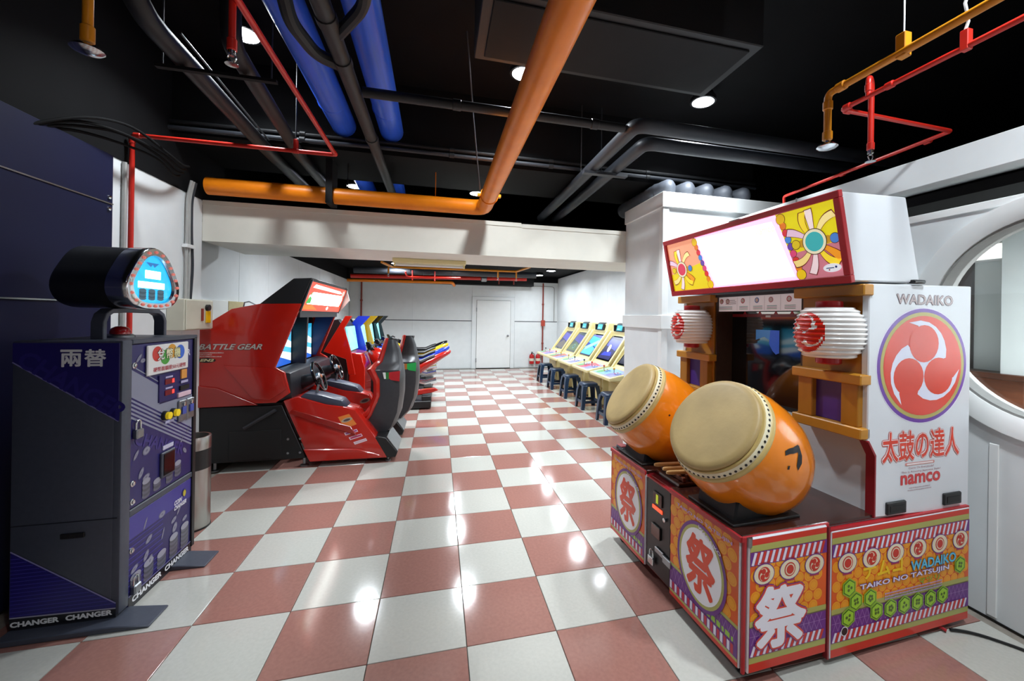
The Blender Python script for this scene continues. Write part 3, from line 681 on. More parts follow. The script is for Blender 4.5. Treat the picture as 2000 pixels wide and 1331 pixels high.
# front boards
def front_board(v0, v1, vc):
    MB().box(-.012, v0, .07, .004, v1, .618).build('print_board', 'white_cab', K, bevel=.004)
    d = DC((-.012, v1, 0), (0, -1, 0), (0, 0, 1)); W = v1-v0
    d.rect(.004, .074, W-.004, .614, ORG, 0)
    r = .03; y = .22; k = 0
    while y < .6:
        x = r+(k % 2)*r
        while x < W-r: d.disc(x, y, r*.98, YEL, 1, 16); d.disc(x, y, r*.7, 'e88a10', 1.3, 12); d.disc(x, y, r*.62, YEL, 1.6, 12); x += r*2.05
        y += r*1.75; k += 1
    d.rect(.004, .145, W-.004, .235, PUR, 2); d.rect(.004, .232, W-.004, .25, OLV, 2)
    x = .01
    while x < W-.04: d.line(x, .15, x+.03, .23, .0016, 'b48cc4', 3); d.line(x+.03, .15, x, .23, .0016, 'b48cc4', 3); x += .03
    d.bars(W-.20, .165, .17, .026, '9fce3a', 3, 5)
    d.rect(.004, .108, W-.004, .158, PUR, 4); x = .008; i = 0
    while x+.024 < W: d.rect(x, .112, x+.016, .154, WHT if i % 2 == 0 else 'c8203c', 5); x += .0215; i += 1
    d.rect(.004, .095, W-.004, .108, OLV, 4); d.rect(.004, .074, W-.004, .095, RED, 4)
    d.text('TAIKO NO TATSUJIN', W*.12, .572, .02, 'c8a8e0', 6, .02, width=W*.8)
    c = v1-vc
    d.disc(c, .366, .182, PUR, 7, 40, ry=.205); d.disc(c, .366, .165, OLV, 8, 40, ry=.188); d.disc(c, .366, .15, 'f1f2f6', 9, 40, ry=.173)
    d.text('祭', c-.108, .228, .276, 'e04420', 10, .032, width=.216)
    d.text('WADAIKO', c-.02, .545, .016, 'e8e2f4', 10, .03, width=.17, rot=-.35)
    d.build('printed_graphics', K, 'oval emblem with a red character on coin print')
front_board(.012, .515, .262); front_board(.775, 1.228, .985)
# coin door
cdo = MB().box(-.006, .525, .085, .02, .765, .612).build('coin_door', 'black_plastic', K, bevel=.004)
MB().box(-.012, .525, .612, .045, .765, .622).build('coin_lip', 'trim_red', K, bevel=.002)
MB().box(-.014, .60, .49, -.006, .69, .56).build('coin_slot', 'black_gloss', cdo, bevel=.003)
MB().box(-.016, .635, .50, -.012, .655, .55).build('slot_light', mat('amber_glow', 'b8c81e', .3, emit=.5), cdo)
MB().box(-.011, .60, .455, -.006, .70, .475).build('price_strip', mat('red_glow', 'ff5a32', .3, emit=.9), cdo)
MB().lathe([(.012, 0), (.012, .012), (0, .014)], (-.006, .57, .44), (-1, 0, 0), 12).build('key_lock', 'chrome', cdo)
MB().box(-.018, .61, .30, -.006, .70, .37).build('return_slot', 'black_gloss', cdo, bevel=.003)
h_ = MB().box(-.022, .50, .205, -.008, .575, .245).box(-.018, .575, .22, -.008, .66, .25).build('hasp', 'steel', cdo, bevel=.003)
pk = MB().box(-.03, .66, .13, -.012, .715, .175).build('padlock', 'chrome', cdo, bevel=.004)
MB().tube([(-.02, .67, .17)]+[(-.02, .6875+.0175*math.cos(R(a)), .195+.02*math.sin(R(a))) for a in range(180, -1, -30)][::-1][::-1]+[(-.02, .705, .17)], .004, 8).build('shackle', 'chrome', pk)
# --- upper cabinet
prof = [(.70, 1.745), (1.43, 1.757), (1.43, .60), (.75, .63), (.75, .925), (.70, 1.0)]
for v0, v1 in ((-.004, .03), (1.39, 1.424)):
    sp = MB().prism(prof, 1, v0, v1).build('side_panel', 'white_cab', K, bevel=.004)
    if v0 < 0: near_side = sp
MB().prism([(.743, .63), (.752, .63), (.752, .928), (.705, 1.0), (.697, .995), (.743, .922)], 1, -.010, .032).build('side_edging', 'trim_dark_red', K)
MB().box(.78, .03, .63, 1.42, 1.39, 1.0).build('kick_panel', mat('grey_cab', 'd0d3d6', .3, noise=.03, nscale=6), K)
MB().box(.90, .03, 1.0, 1.42, 1.39, 1.74).build('monitor_housing', 'black_plastic', K)
d = DC((1.075, -.004, 1.35), (1, 0, 0), (0, 0, 1))
KX = 1.13
class DX(DC):
    def raw(s, pts, fs, c, l): DC.raw(s, [(x*KX, y) for x, y in pts], fs, c, l)
d = DX((1.075, -.004, 1.35), (1, 0, 0), (0, 0, 1))
d.disc(0, 0, .288, 'f2efff', 0, 64); d.disc(0, 0, .284, '6c3aa0', 1, 64); d.disc(0, 0, .266, 'b3ab5e', 2, 64)
d.tomoe(0, 0, .248, 'd63a26', 'e8ecff', 3)
d.build('emblem', near_side, 'round red three-comma emblem with purple and olive rings')
d = DC((0, -.004, 0), (1, 0, 0), (0, 0, 1))
d.text('WADAIKO', .878, 1.652, .052, '5a3a4a', 1, .04, width=.408); d.text('WADAIKO', .881, 1.655, .046, 'b9a8a8', 2, .012, width=.402)
d.build('lettering', near_side, 'outlined grey lettering above the emblem')
d = DC((0, -.004, 0), (1, 0, 0), (0, 0, 1))
for b, c, l in ((.075, 'c8402c', 1), (.05, 'f4f2f4', 2), (.018, 'd8402a', 3)): d.text('太鼓の達人', .80-b*.12, .885-b*.08, .145+b*.15, c, l, b, width=.545+b*.24)
d.rrect(.955, .858, 1.165, .872, .006, 'd88a80', 1); d.rrect(.965, .861, 1.155, .869, .003, 'f4e8e8', 2)
d.text('Come On Everybody!', .98, .838, .012, 'b08088', 1, .005, width=.18); d.text('This is Amazing Japanese Style!', .93, .820, .012, 'b08088', 1, .005, width=.28)
d.build('lettering', near_side, 'red Japanese brush lettering')
d = DC((0, -.004, 0), (1, 0, 0), (0, 0, 1))
d.text('namco', .925, .765, .05, 'cf3a3c', 1, .03, width=.285)
d.bars(.985, .745, .15, .005, 'b8a0a8', 1, 7); d.bars(.975, .733, .17, .005, 'b8a0a8', 1, 8)
d.build('lettering', near_side, 'red maker name')
for a in (.824, 1.228):
    f_ = MB().box(a, -.016, .635, a+.13, -.002, .695).build('handle_frame', 'black_plastic', near_side, bevel=.004)
    MB().box(a+.018, -.0175, .648, a+.112, -.0155, .678).build('handle_recess', 'black_satin', f_)
MB().box(.98, -.02, 1.757, 1.06, .02, 1.775).build('clip', 'black_plastic', K, bevel=.004)
# golden pillars with lanterns
def in_poly(px, py, P):
    c = False; j = len(P)-1
    for i in range(len(P)):
        if (P[i][1] > py) != (P[j][1] > py) and px < (P[j][0]-P[i][0])*(py-P[i][1])/(P[j][1]-P[i][1])+P[i][0]: c = not c
        j = i
    return c
ARM = [(0, 0), (.57, .15), (.58, .32), (.53, .5), (.44, .65), (.3, .78), (.12, .87), (-.1, .905), (-.39, .86), (-.16, .8), (0, .5), (-.1, .1)]
def tomoe_white(x, y):
    for k in range(3):
        a = k*2*PI/3; p = (x*math.cos(a)+y*math.sin(a), -x*math.sin(a)+y*math.cos(a))
        if (p[0])**2+(p[1]-.44)**2 < .375**2: return False
    for k in range(3):
        a = k*2*PI/3; p = (x*math.cos(a)+y*math.sin(a), -x*math.sin(a)+y*math.cos(a))
        if in_poly(p[0], p[1], ARM): return True
    return False
def lantern(u, v, z):
    nz, nt = 88, 110; h = .245; vs = []; fs = []; mi = []
    for i in range(nz+1):
        t = i/nz; zz = z-h/2+h*t
        q = abs(2*t-1)
        base = .150*(1-q**2.6*.30)
        rib = .0045*math.sin(t*11*2*PI)
        for j in range(nt): a = 2*PI*j/nt; vs.append((u-(base+rib)*math.cos(a), v-(base+rib)*math.sin(a), zz))
    for i in range(nz):
        for j in range(nt):
            fs.append((i*nt+j, i*nt+(j+1) % nt, (i+1)*nt+(j+1) % nt, (i+1)*nt+j))
            a = 2*PI*(j+.5)/nt; a = a-2*PI if a > PI else a
            x = (a+.06)*.15/.098; y = (h*(i+.5)/nz-h/2)/.098
            rr = x*x+y*y
            mi.append(1 if rr < 1 and not tomoe_white(x, y) else 0)
    m = MB(); m.v = vs; m.f = fs; m.m = mi
    o = m.build('lantern', ['lantern_white', mat('lantern_red', 'd8281c', .25, coat=.3)], K, sharp=80)
    rc = mat('lantern_cap', 'b81e24', .3, coat=.3)
    MB().lathe([(.055, 0), (.058, .006), (.058, .034), (.05, .038)], (u, v, z+h/2-.004), n=20).build('lantern_cap', rc, o)
    MB().lathe([(.048, 0), (.056, .006), (.056, .034), (.05, .038)], (u, v, z-h/2-.034), n=20).build('lantern_cap', rc, o)
for v0, s in ((0, 1), (1.07, -1)):
    v1 = v0+.36 if v0 == 0 else 1.43
    MB().box(.71, v0+.004, 1.0, .90, v1-.004, 1.74).build('pillar_back', 'gold_wood', K, bevel=.003)
    MB().box(.655, v0-.012 if v0 == 0 else v0-.02, 1.688, .72, v1+.01, 1.742).build('lintel', 'gold_wood_light', K, bevel=.005)
    MB().box(.650, v0-.006 if v0 == 0 else v0-.02, 1.262, .72, v1+.01, 1.312).build('shelf', 'gold_wood_light', K, bevel=.005)
    MB().box(.655, v0-.004 if v0 == 0 else v0-.02, 1.005, .72, v1+.01, 1.058).build('sill', 'gold_wood_light', K, bevel=.005)
    for a, b in ((v0+.02, v0+.105), (v1-.10, v1-.015)): MB().box(.67, a, 1.058, .72, b, 1.262).build('upright', 'gold_wood', K, bevel=.004)
    MB().box(.70, v0+.10, 1.06, .712, v1-.10, 1.262).build('purple_panel', 'purple_board', K)
    for z in (1.72, 1.30, 1.03): MB().lathe([(.007, 0), (.006, .004), (0, .005)], (.71, (v0+.012 if v0 == 0 else v1-.012), z+.012), (-1, 0, 0), 8).build('screw', 'black_satin', K)
lantern(.625, .135, 1.508); lantern(.625, 1.215, 1.508)
# screen
MB().box(.86, .36, 1.0, .90, 1.07, 1.74).build('screen_bezel', 'black_satin', K)
for v in (.362, 1.056): MB().box(.72, v, 1.0, .88, v+.012, 1.73).build('screen_cheek', mat('brown_cheek', '3a271c', .5, noise=.2), K)
sc = MB().box(.852, .378, 1.03, .86, 1.052, 1.62).build('screen', 'glass_dark', K)
d = DC((.852, 1.052, 1.03), (0, -1, 0), (0, 0, 1))
d.poly([(.22, .40), (.29, .425), (.34, .40), (.34, .47), (.22, .47)], '4a8ad0*.22', 1); d.poly([(.34, .47), (.33, .38), (.36, .335), (.385, .315), (.41, .325), (.41, .47)], '2f5ed0*.26', 2)  # dim blue emissive shapes laid over the dark glass
d.rect(.0, .555, .674, .575, '7a1420', 0)
for x in (.12, .25, .38, .5, .6): d.poly([(x-.015, .575), (x+.015, .575), (x, .598)], 'a81c28', 1)
d.rect(.3, .553, .34, .566, 'd8dce4', 2)
d.build('screen_image', sc)
ins = MB().box(.735, .362, 1.622, .745, 1.068, 1.722).build('instruction_strip', mat('strip_white', 'ded6da', .3, emit=.25), K)
d = DC((.735, 1.068, 1.622), (0, -1, 0), (0, 0, 1))
for i, (x, c) in enumerate(((.04, 'd86a7a'), (.10, 'c89098'), (.24, 'd85a6a'), (.36, '5a8ad8'), (.47, 'd89aa8'), (.60, 'd8606a'))):
    d.disc(x, .07, .018, c, 1, 14); d.disc(x, .07, .012, 'efe9ea', 2, 14)
    for k in range(3): d.rect(x-.03, .03-.009*k, x+.045, .034-.009*k, ('8ab8b8', 'b89aa8', '90b8a0')[k], 1)
for x in (.19, .30, .42, .54): d.rect(x, .004, x+.002, .096, 'b8a8b0', 1)
d.rect(.08, .05, .18, .054, '9a8088', 1); d.rect(.08, .062, .18, .066, '9a8088', 1); d.rect(.08, .074, .17, .078, '9a8088', 1)
d.build('printed_graphics', ins)
MB().box(.70, .36, 1.722, .90, 1.07, 1.74).build('screen_top', 'charcoal_dark', K)
# --- header
hp = [(.507, 2.165), (.942, 2.18), (1.049, 1.762), (.597, 1.752)]
MB().prism(hp, 1, 0, 1.405).build('header_box', 'white_cab', K, bevel=.006)
ey = Vector((-.09, 0, .413)).normalized(); HL = .4227; ho = Vector((.597, 1.405, 1.752)); hn = Vector((0, -1, 0)).cross(ey)
def hbar(x0, y0, x1, y1, nm):
    m = MB(); P = lambda x, y, n: ho+Vector((0, -1, 0))*x+ey*y+hn*n
    m.add([P(x, y, n) for n in (-.01, .018) for y in (y0, y1) for x in (x0, x1)], [(0, 2, 3, 1), (4, 5, 7, 6), (0, 1, 5, 4), (2, 6, 7, 3), (0, 4, 6, 2), (1, 3, 7, 5)])
    return m.build(nm, 'trim_red', K, bevel=.003)
hbar(-.006, -.006, 1.411, .032, 'header_frame'); hbar(-.006, HL-.028, 1.411, HL+.006, 'header_frame'); hbar(-.006, .032, .026, HL-.028, 'header_frame'); hbar(1.379, .032, 1.411, HL-.028, 'header_frame')
d = DC(ho, (0, -1, 0), ey, lift=.004)
b0, b1 = .032, HL-.028
def L_(y): return .355+(.47-.355)*(1-(y-b0)/(b1-b0))
def R_(y): return 1.045+(1.135-1.045)*(1-(y-b0)/(b1-b0))
d.poly([(.026, b0), (L_(b0), b0), (L_(.22), .22), (.026, .16)], 'd8c41e*.75', 0); d.poly([(.026, .16), (L_(.22), .22), (L_(b1), b1), (.026, b1)], 'e89a78*.8', 0)
d.poly([(L_(b0), b0), (R_(b0), b0), (R_(b1), b1), (L_(b1), b1)], 'ff9af0*2.2', 0)
d.poly([(L_(b0)+.03, b0+.012), (R_(b0)-.025, b0+.02), (R_(b1)-.03, b1-.03), (L_(b1)+.02, b1-.012)], 'fffafc*5.5', 1)
d.text('namco', .90, .31, .03, 'ffd8a8*1.6', 2, .02, width=.13)
d.poly([(R_(b0), b0), (1.379, b0), (1.379, .2), (R_(.17), .17)], 'c87a88*.62', 0); d.poly([(R_(.17), .17), (1.379, .2), (1.379, b1), (R_(b1), b1)], 'dcd015*.72', 0)
bead = ['e0b818', 'e07a2a', 'd83a44', '4a8ad8', '6a4aa8', 'd84a7a', 'd83a34', 'e88a1e', 'e6c41a']
for side, f in ((0, L_), (1, R_)):
    for k in range(9):
        y = b1-.03-k*(b1-b0-.055)/8; rr = .021 if 0 < k < 8 else .03
        x = f(y)-(.012 if side == 0 else -.022)
        d.disc(x, y, rr, '6a4a1e', 3, 18); d.disc(x, y, rr*.9, bead[k]+'*.62', 4, 18)
def petal(cx, cy, a, bend, r0, r1, wd, c):
    def strip(w_, e, l, cc):
        P, Q = [], []
        for i in range(9):
            t = i/8; r = r0+(r1+e-r0)*t; aa = a+bend*t*t
            x, y = cx+r*math.cos(aa), cy+r*math.sin(aa); nx, ny = -math.sin(aa+bend*t*.8), math.cos(aa+bend*t*.8)
            ww = w_*(.5+.5*min(1, t*1.4)); P.append((x+nx*ww, y+ny*ww)); Q.append((x-nx*ww, y-ny*ww))
        for i in range(8): d.poly([P[i], P[i+1], Q[i+1], Q[i]], cc, l)
    strip(wd+.004, .004, 5, '7a2a1c*.3'); strip(wd, 0, 6, c)
for cx, cy, sc_, core in ((1.252, .215, 1.0, '3fb0b4'), (.165, .19, .92, 'd0405a')):
    pl_ = [(62, .5, 'ead890'), (95, .0, 'e6d4d4'), (122, .45, 'e8cc30'), (-62, .45, 'e8cc30'), (-95, -.2, 'e0ccd0'), (-125, -.5, 'e6cf80'), (-35, -.1, 'e0901e'), (148, -.2, 'd8b8d0')]
    for a, bd, c in pl_: petal(cx, cy, R(a), bd*(1 if a > 0 else -1)*-.6, .05*sc_, .163*sc_, .0185*sc_, c+'*.75')
    for s_, c in ((-1, 'd8c020'), (1, '4a80cc')): d.disc(cx+s_*.105*sc_, cy, .026*sc_, '5a3a1a', 7, 18); d.disc(cx+s_*.105*sc_, cy, .023*sc_, c+'*.6', 8, 18); d.disc(cx+s_*.07*sc_, cy, .02*sc_, 'c09020*.6', 7, 14)
    d.disc(cx, cy, .066*sc_, '5a3a1a', 9, 28); d.disc(cx, cy, .062*sc_, 'e0d8b8*.7', 10, 28); d.disc(cx, cy, .049*sc_, core+'*.6', 11, 28)
d.disc(1.325, .075, .046, 'd8dce4*.7', 12, 24, ry=.021); d.rect(1.295, .072, 1.335, .077, '7a9ad0', 13); d.disc(1.345, .078, .006, '3a5ab0', 13, 8); d.disc(1.31, .066, .004, 'd84a3a', 13, 8)
d.build('header_sign', K, 'backlit sign with white centre, bead columns and flower ornaments')
MB().box(.50, .62, 2.165, .525, .70, 2.178).build('latch', 'steel', K)
MB().cyl((.5, .22, 2.165), (.5, .22, 2.19), .004, 6).build('pin', 'steel', K)
# --- drums
def drum(cx, cy, cz, t, s, wound):
    n = Vector((-math.cos(t)*math.cos(s), -math.cos(t)*math.sin(s), math.sin(t))); c = Vector((cx, cy, cz)); ax = -n
    Rr = .232
    pf = [(.240, .045), (.246, .06), (.262, .10), (.277, .17), (.286, .26), (.283, .35), (.265, .43), (.232, .50), (.185, .54), (.10, .56), (0, .562)]
    body = MB().lathe(pf, c, ax, 56).build('drum', 'drum_orange', K, sharp=60)
    MB().lathe([(0, -.004), (.12, -.004), (.20, -.003), (.222, 0), (.232, .008), (.234, .018), (.226, .026)], c, ax, 64).build('drum_skin', 'drum_skin', body, sharp=60)
    MB().lathe([(.226, .024), (.240, .026), (.242, .034), (.2415, .036)], c, ax, 64).build('drum_rim', 'drum_rim', body, sharp=60)
    MB().lathe([(.2405, .034), (.2455, .042), (.2495, .062), (.248, .066)], c, ax, 64, caps=False).build('tack_band', 'tack_band', body, sharp=60)
    MB().lathe([(.248, .064), (.2545, .068), (.2585, .080), (.256, .092), (.25, .09)], c, ax, 64, caps=False).build('drum_collar', 'drum_rim', body, sharp=60)
    a0 = ax.orthogonal().normalized(); b0_ = ax.cross(a0); mb = MB()
    for i in range(60):
        a = 2*PI*i/60; dr = a0*math.cos(a)+b0_*math.sin(a)
        mb.lathe([(.0066, -.002), (.0058, .002), (0, .0035)], c+ax*.052+dr*.2475, (dr*.98-ax*.17), 7)
    tag(mb.build('tacks', 'black_satin', body), kind='stuff')
    # cradle
    return body, c, ax
D1, c1, ax1 = drum(-.005, .215, 1.078, R(36), R(10), True)
D0, c0, ax0 = drum(-.015, 1.005, 1.078, R(36), R(-8), False)
def prof_r(dd):
    pf = [(.045, .240), (.10, .262), (.17, .277), (.26, .286), (.35, .283), (.43, .265), (.50, .232)]
    for (a, ra), (b, rb) in zip(pf, pf[1:]):
        if a <= dd <= b: return ra+(rb-ra)*(dd-a)/(b-a)
    return .24
def patch(body, c, ax, pts, m, nm, lift=.002):
    side = Vector((0, -1, 0)); side = (side-ax*side.dot(ax)).normalized(); up = side.cross(ax); up = up if up.z > 0 else -up
    # pts: (distance along axis, angle in degrees up from the near side)
    M2 = MB(); n = len(pts)//2
    for i in range(n-1):
        q = [pts[i], pts[i+1], pts[2*n-2-i], pts[2*n-1-i]]
        vs = [c+ax*dd+(side*math.cos(R(a))+up*math.sin(R(a)))*(prof_r(dd)+lift) for dd, a in q]
        M2.add(vs, [(0, 1, 2, 3)])
    return M2.build(nm, m, body)
blk = mat('peeled_black', '17181c', .5, noise=.3, nscale=30)
patch(D1, c1, ax1, [(.155, 10), (.17, 14), (.195, 18), (.225, 24), (.235, 18), (.205, 13), (.185, 10.5), (.165, 6.5)], blk, 'peeled_mark')
patch(D1, c1, ax1, [(.215, 20), (.235, 16), (.24, 11), (.248, 6), (.268, 3.5), (.275, 11), (.262, 17), (.232, 24)], blk, 'peeled_mark')
patch(D1, c1, ax1, [(.203, .8), (.213, 2.0), (.219, -1), (.209, -2.2)], blk, 'peeled_mark')
patch(D0, c0, ax0, [(.175, 0), (.185, 0), (.185, -2), (.175, -2)], blk, 'peeled_mark')
for body, c, ax, v in ((D1, c1, ax1, .225), (D0, c0, ax0, 1.0)):
    MB().prism([(.03, .645), (.35, .645), (.35, .76), (.22, .80), (.06, .80)], 1, v-.13, v+.13).build('drum_stand', 'black_plastic', K, bevel=.01)
    MB().box(.0, v-.16, .645, .38, v+.16, .658).build('stand_plate', 'black_satin', K, bevel=.003)
# stick rest and small deck fittings
rack = MB().box(.03, .50, .645, .40, .74, .665).build('stick_rest', 'deck_brown', K, bevel=.004)
for i in range(6): MB().box(.06+.05*i, .51, .665, .08+.05*i, .73, .69).build('rest_slat', mat('brown_slat', '6a3420', .35, noise=.2, nscale=12), rack, bevel=.003)
MB().box(.02, 1.13, .645, .09, 1.23, .662).build('card_tray', 'charcoal', K, bevel=.003)
MB().box(.02, 1.15, .662, .07, 1.22, .668).build('tray_lid', 'trim_dark_red', K, bevel=.002)
MB().tube([(1.20, .06, .03), (1.23, -.03, .012)], .008, 8).build('foot_lever', 'trim_red', K)
for i, (u, v, z, lb) in enumerate(((-.01, .685, .709, 'wooden drumstick lying beneath the drums, farthest from the viewer'), (.0, .615, .709, 'middle wooden drumstick lying beneath the drums'), (-.012, .56, .709, 'nearest wooden drumstick lying beneath the drums'))):
    ca, sa = math.cos(R(2.4)), math.sin(R(2.4)); P = lambda u, v, z: (1.275+u*ca-v*sa, 1.475+u*sa+v*ca, z)
    a, b = Vector(P(u, v, z)), Vector(P(u+.36, v-.05, z))
    tag(MB().tube([a, a.lerp(b, .02), a.lerp(b, .06), a.lerp(b, .95), b], [.007, .0105, .012, .013, .009], 12).build('drumstick', 'stick_wood'), lb, 'drumstick', 'drumsticks on the drum machine')

# ================================================================== CHANGE MACHINE
Lc = Vector((-1.745, 2.825, 0))
C = thing('change_machine', 'dark grey and purple coin change machine with a glowing rounded sign on top', 'change machine', Lc)
def cb(mb, n, m, p=None, **k): return mb.build(n, m, p or C, off=Lc, **k)
body = cb(MB().box(-1.955, 2.5, .04, -1.555, 3.155, 1.41), 'cabinet', 'charcoal', bevel=.008, seg=2)
cb(MB().box(-1.59, 2.502, .04, -1.526, 2.572, 1.412), 'corner_post', 'charcoal', bevel=.008, seg=2)
cb(MB().box(-1.59, 2.572, 1.388, -1.526, 3.158, 1.412), 'rail', 'charcoal', bevel=.004)
cb(MB().box(-1.58, 2.572, .492, -1.53, 3.15, .527), 'rail', 'charcoal', bevel=.004)
cb(MB().box(-1.58, 3.125, .04, -1.526, 3.156, 1.40), 'edge_post', 'black_plastic', bevel=.003)
cb(MB().box(-1.60, 3.156, .55, -1.535, 3.166, 1.41), 'edge_strip', 'white_gloss')
cb(MB().box(-1.93, 2.505, .0, -1.54, 3.15, .045), 'plinth', 'charcoal_dark')
for y0, y1 in ((2.43, 2.585), (2.93, 3.10)):
    cb(MB().prism([(-1.96, 0), (-1.36, 0), (-1.36, .010), (-1.51, .028), (-1.96, .028)], 1, y0, y1), 'foot', 'charcoal', bevel=.004)
up = cb(MB().box(-1.585, 2.575, .53, -1.535, 3.124, 1.386), 'service_door', 'navy_machine', bevel=.003)
lo_ = cb(MB().box(-1.585, 2.575, .02, -1.535, 3.124, .49), 'hopper_door', 'navy_machine', bevel=.003)
GR, NV = '8e93a8', '221c66'
def coin_print(d, x, y, r, sq, rot): d.disc(x, y, r, '6e6f86', 1, 16, ry=r*sq, rot=rot); d.disc(x, y, r*.78, '8d8ea2', 2, 16, ry=r*.78*sq, rot=rot); d.disc(x, y, r*.3, '6e6f86', 3, 10, ry=r*.3*sq, rot=rot)
def coin_stack(d, x, y, n, r=.032):
    for k in range(n): d.disc(x+.002*(k % 2), y+k*.013, r, '4c4d58' if k % 2 else '5f6070', 1+k*.3, 18, ry=r*.5)
    d.disc(x, y+n*.013, r, '9a9baa', 1+n*.3, 18, ry=r*.5)
Od = Vector((-1.535, 0, 0))-Lc
d = DC(Od, (0, 1, 0), (0, 0, 1), .001)
d.poly([(2.577, 1.256), (2.80, 1.137), (2.80, 1.03), (3.12, 1.03), (3.12, .80), (2.577, 1.10)], GR, 0)
d.line(2.577, 1.262, 2.79, 1.147, .009, NV, 1); d.line(2.577, 1.276, 2.79, 1.161, .006, GR, 1)
for k in range(5): d.line(2.577, 1.108-.022*k, 3.12, .808-.022*k, .009, NV if k < 5 else GR, 2); d.line(2.577, 1.097-.022*k, 3.12, .797-.022*k, .011, GR, 1)
d.text('CHANGER', 2.60, .86, .07, '322b7c', 1, .03, width=.46, rot=-.42)
for x, y, r, q, a in ((2.62, .80, .03, .35, .9), (2.70, .80, .032, .7, .3), (2.66, .69, .032, .45, 1.0), (2.70, .655, .03, .5, .2), (3.02, .77, .03, .3, 1.0), (3.08, .81, .03, .35, .9), (3.05, .69, .025, .5, -.8), (2.63, 1.31, .03, .3, .8), (2.66, 1.295, .02, .6, .1)): coin_print(d, x, y, r, q, a)
coin_stack(d, 2.70, .555, 6); coin_stack(d, 2.79, .56, 3); coin_stack(d, 2.90, .56, 4); coin_stack(d, 2.98, .57, 5)
d.text('R', 3.06, 1.285, .04, 'd8d8ec', 1, .04)
d.build('printed_graphics', up)
d = DC(Od+Vector((0, 0, 0)), (0, 1, 0), (0, 0, 1), .001)
d.rect(2.576, .49-.12, 3.122, .488, '3a3490', 0)
for k in range(10): d.rect(2.576, .10+.028*k, 2.85, .106+.028*k, '3a3494', .3)
for x, y, r, q, a in ((2.70, .40, .034, .2, 1.1), (2.84, .385, .03, .6, .1), (3.0, .34, .034, .25, .9), (2.73, .30, .03, .5, .5), (2.85, .27, .034, .2, 1.2), (2.95, .30, .028, .5, .4), (2.96, .25, .03, .7, 1.0), (2.71, .22, .032, .5, 1.0), (2.74, .175, .032, .6, 1.0), (2.62, .20, .03, .5, .4), (3.06, .26, .026, .5, .3)): coin_print(d, x, y, r, q, a)
for x, n in ((2.63, 5), (2.73, 6), (2.84, 5), (2.95, 8), (3.06, 9)): coin_stack(d, x, .095, n, .04)
d.text('COIN', 2.945, .382, .028, 'e8e8f4', 5, .05, width=.075, shear=.25); d.text('CHANGER', 2.945, .352, .026, 'e8e8f4', 5, .05, width=.125, shear=.25)
d.disc(3.05, .425, .022, '3a3f5a', 5, 14); d.disc(3.05, .42, .014, 'c8b82a', 6, 12, ry=.02)
d.rect(2.576, .022, 3.122, .072, '14141a', 6); d.rect(2.576, .074, 3.122, .080, '7a78a8', 6)
d.build('printed_graphics', lo_)
for x in (2.60, 2.865):
    d = DC(Od, (0, 1, 0), (0, 0, 1), .005); d.text('CHANGER', x, .032, .032, 'eef0f4', 0, .05, width=.235); d.build('lettering', lo_)
# side print
d = DC(Vector((0, 2.5, 0))-Lc, (1, 0, 0), (0, 0, 1), .001)
d.poly([(-1.952, 1.312), (-1.537, 1.013), (-1.537, 1.40), (-1.952, 1.40)], '241d68', 0); d.line(-1.952, 1.308, -1.537, 1.009, .006, '7c78b0', 1); d.line(-1.537, 1.01, -1.537, 1.40, .004, '5a5690', 1)
d.text('CHANGER', -1.945, 1.30, .085, '2e2678', 1, .03, width=.50, rot=-.62)
d.text('兩', -1.772, 1.283, .085, 'eef0f2', 2, .025, width=.085); d.text('替', -1.678, 1.283, .087, 'eef0f2', 2, .025, width=.087)
d.build('printed_graphics', body)
d = DC(Vector((0, 2.5, 0))-Lc, (1, 0, 0), (0, 0, 1), .001)
d.poly([(-1.948, .405), (-1.537, .10), (-1.537, .075), (-1.948, .09)], '231c70', 0)
for k in range(16):
    z = .10+.018*k; xe = -1.948+(.405-z)/.305*.411
    if xe > -1.92: d.rect(-1.948, z, min(xe-.01, -1.54), z+.004, '3a3494', 1)
d.line(-1.948, .408, -1.537, .103, .006, '8a86bc', 2); d.line(-1.948, .093, -1.537, .078, .006, 'a8a6b8', 2)
d.poly([(-1.95, .042), (-1.537, .042), (-1.537, .073), (-1.95, .088)], '14161c', 1)
d.rect(-1.95, .525, -1.537, .529, '22242a', 1)
d.build('printed_graphics', body)
for x in (-1.945, -1.735):
    d = DC(Vector((0, 2.5, 0))-Lc, (1, 0, 0), (0, 0, 1), .003); d.text('CHANGER', x, .048, .026, 'f0f2f4', 0, .05, width=.185); d.build('lettering', body)
cb(MB().box(-1.76, 2.493, .448, -1.665, 2.502, .472), 'side_slot', 'black_satin', bevel=.002)
# door fittings
bd = cb(MB().prism([(2.68, 1.206), (3.05, 1.21), (3.05, 1.375), (2.68, 1.372)], 0, -1.534, -1.522), 'price_board', 'white_gloss', up, bevel=.004)
d = DC(Vector((-1.522, 0, 0))-Lc, (0, 1, 0), (0, 0, 1), .001)
for x, y, c in ((2.755, 1.322, 'd0342a'), (2.825, 1.298, '4aa83a'), (2.885, 1.328, 'e0a02a'), (2.965, 1.318, '2f6ad8')):
    d.disc(x, y, .042, c, 0, 24)
for i, (x, g) in enumerate(((2.785, '兌'), (2.862, '幣'), (2.935, '機'))):
    d.text(g, x-.034, 1.283, .066, '2a2a2a', 2, .05, width=.066); d.text(g, x-.031, 1.286, .06, ['f4f4f0', 'f4f0c8', 'e8e8b0'][i], 3, .02, width=.06)
d.text('硬幣面額是50元硬幣', 2.722, 1.222, .026, 'b83040', 1, .01, width=.30)
d.build('lettering', bd)
dp = cb(MB().box(-1.536, 2.787, 1.04, -1.527, 2.95, 1.195), 'display_panel', 'navy_machine', up, bevel=.002)
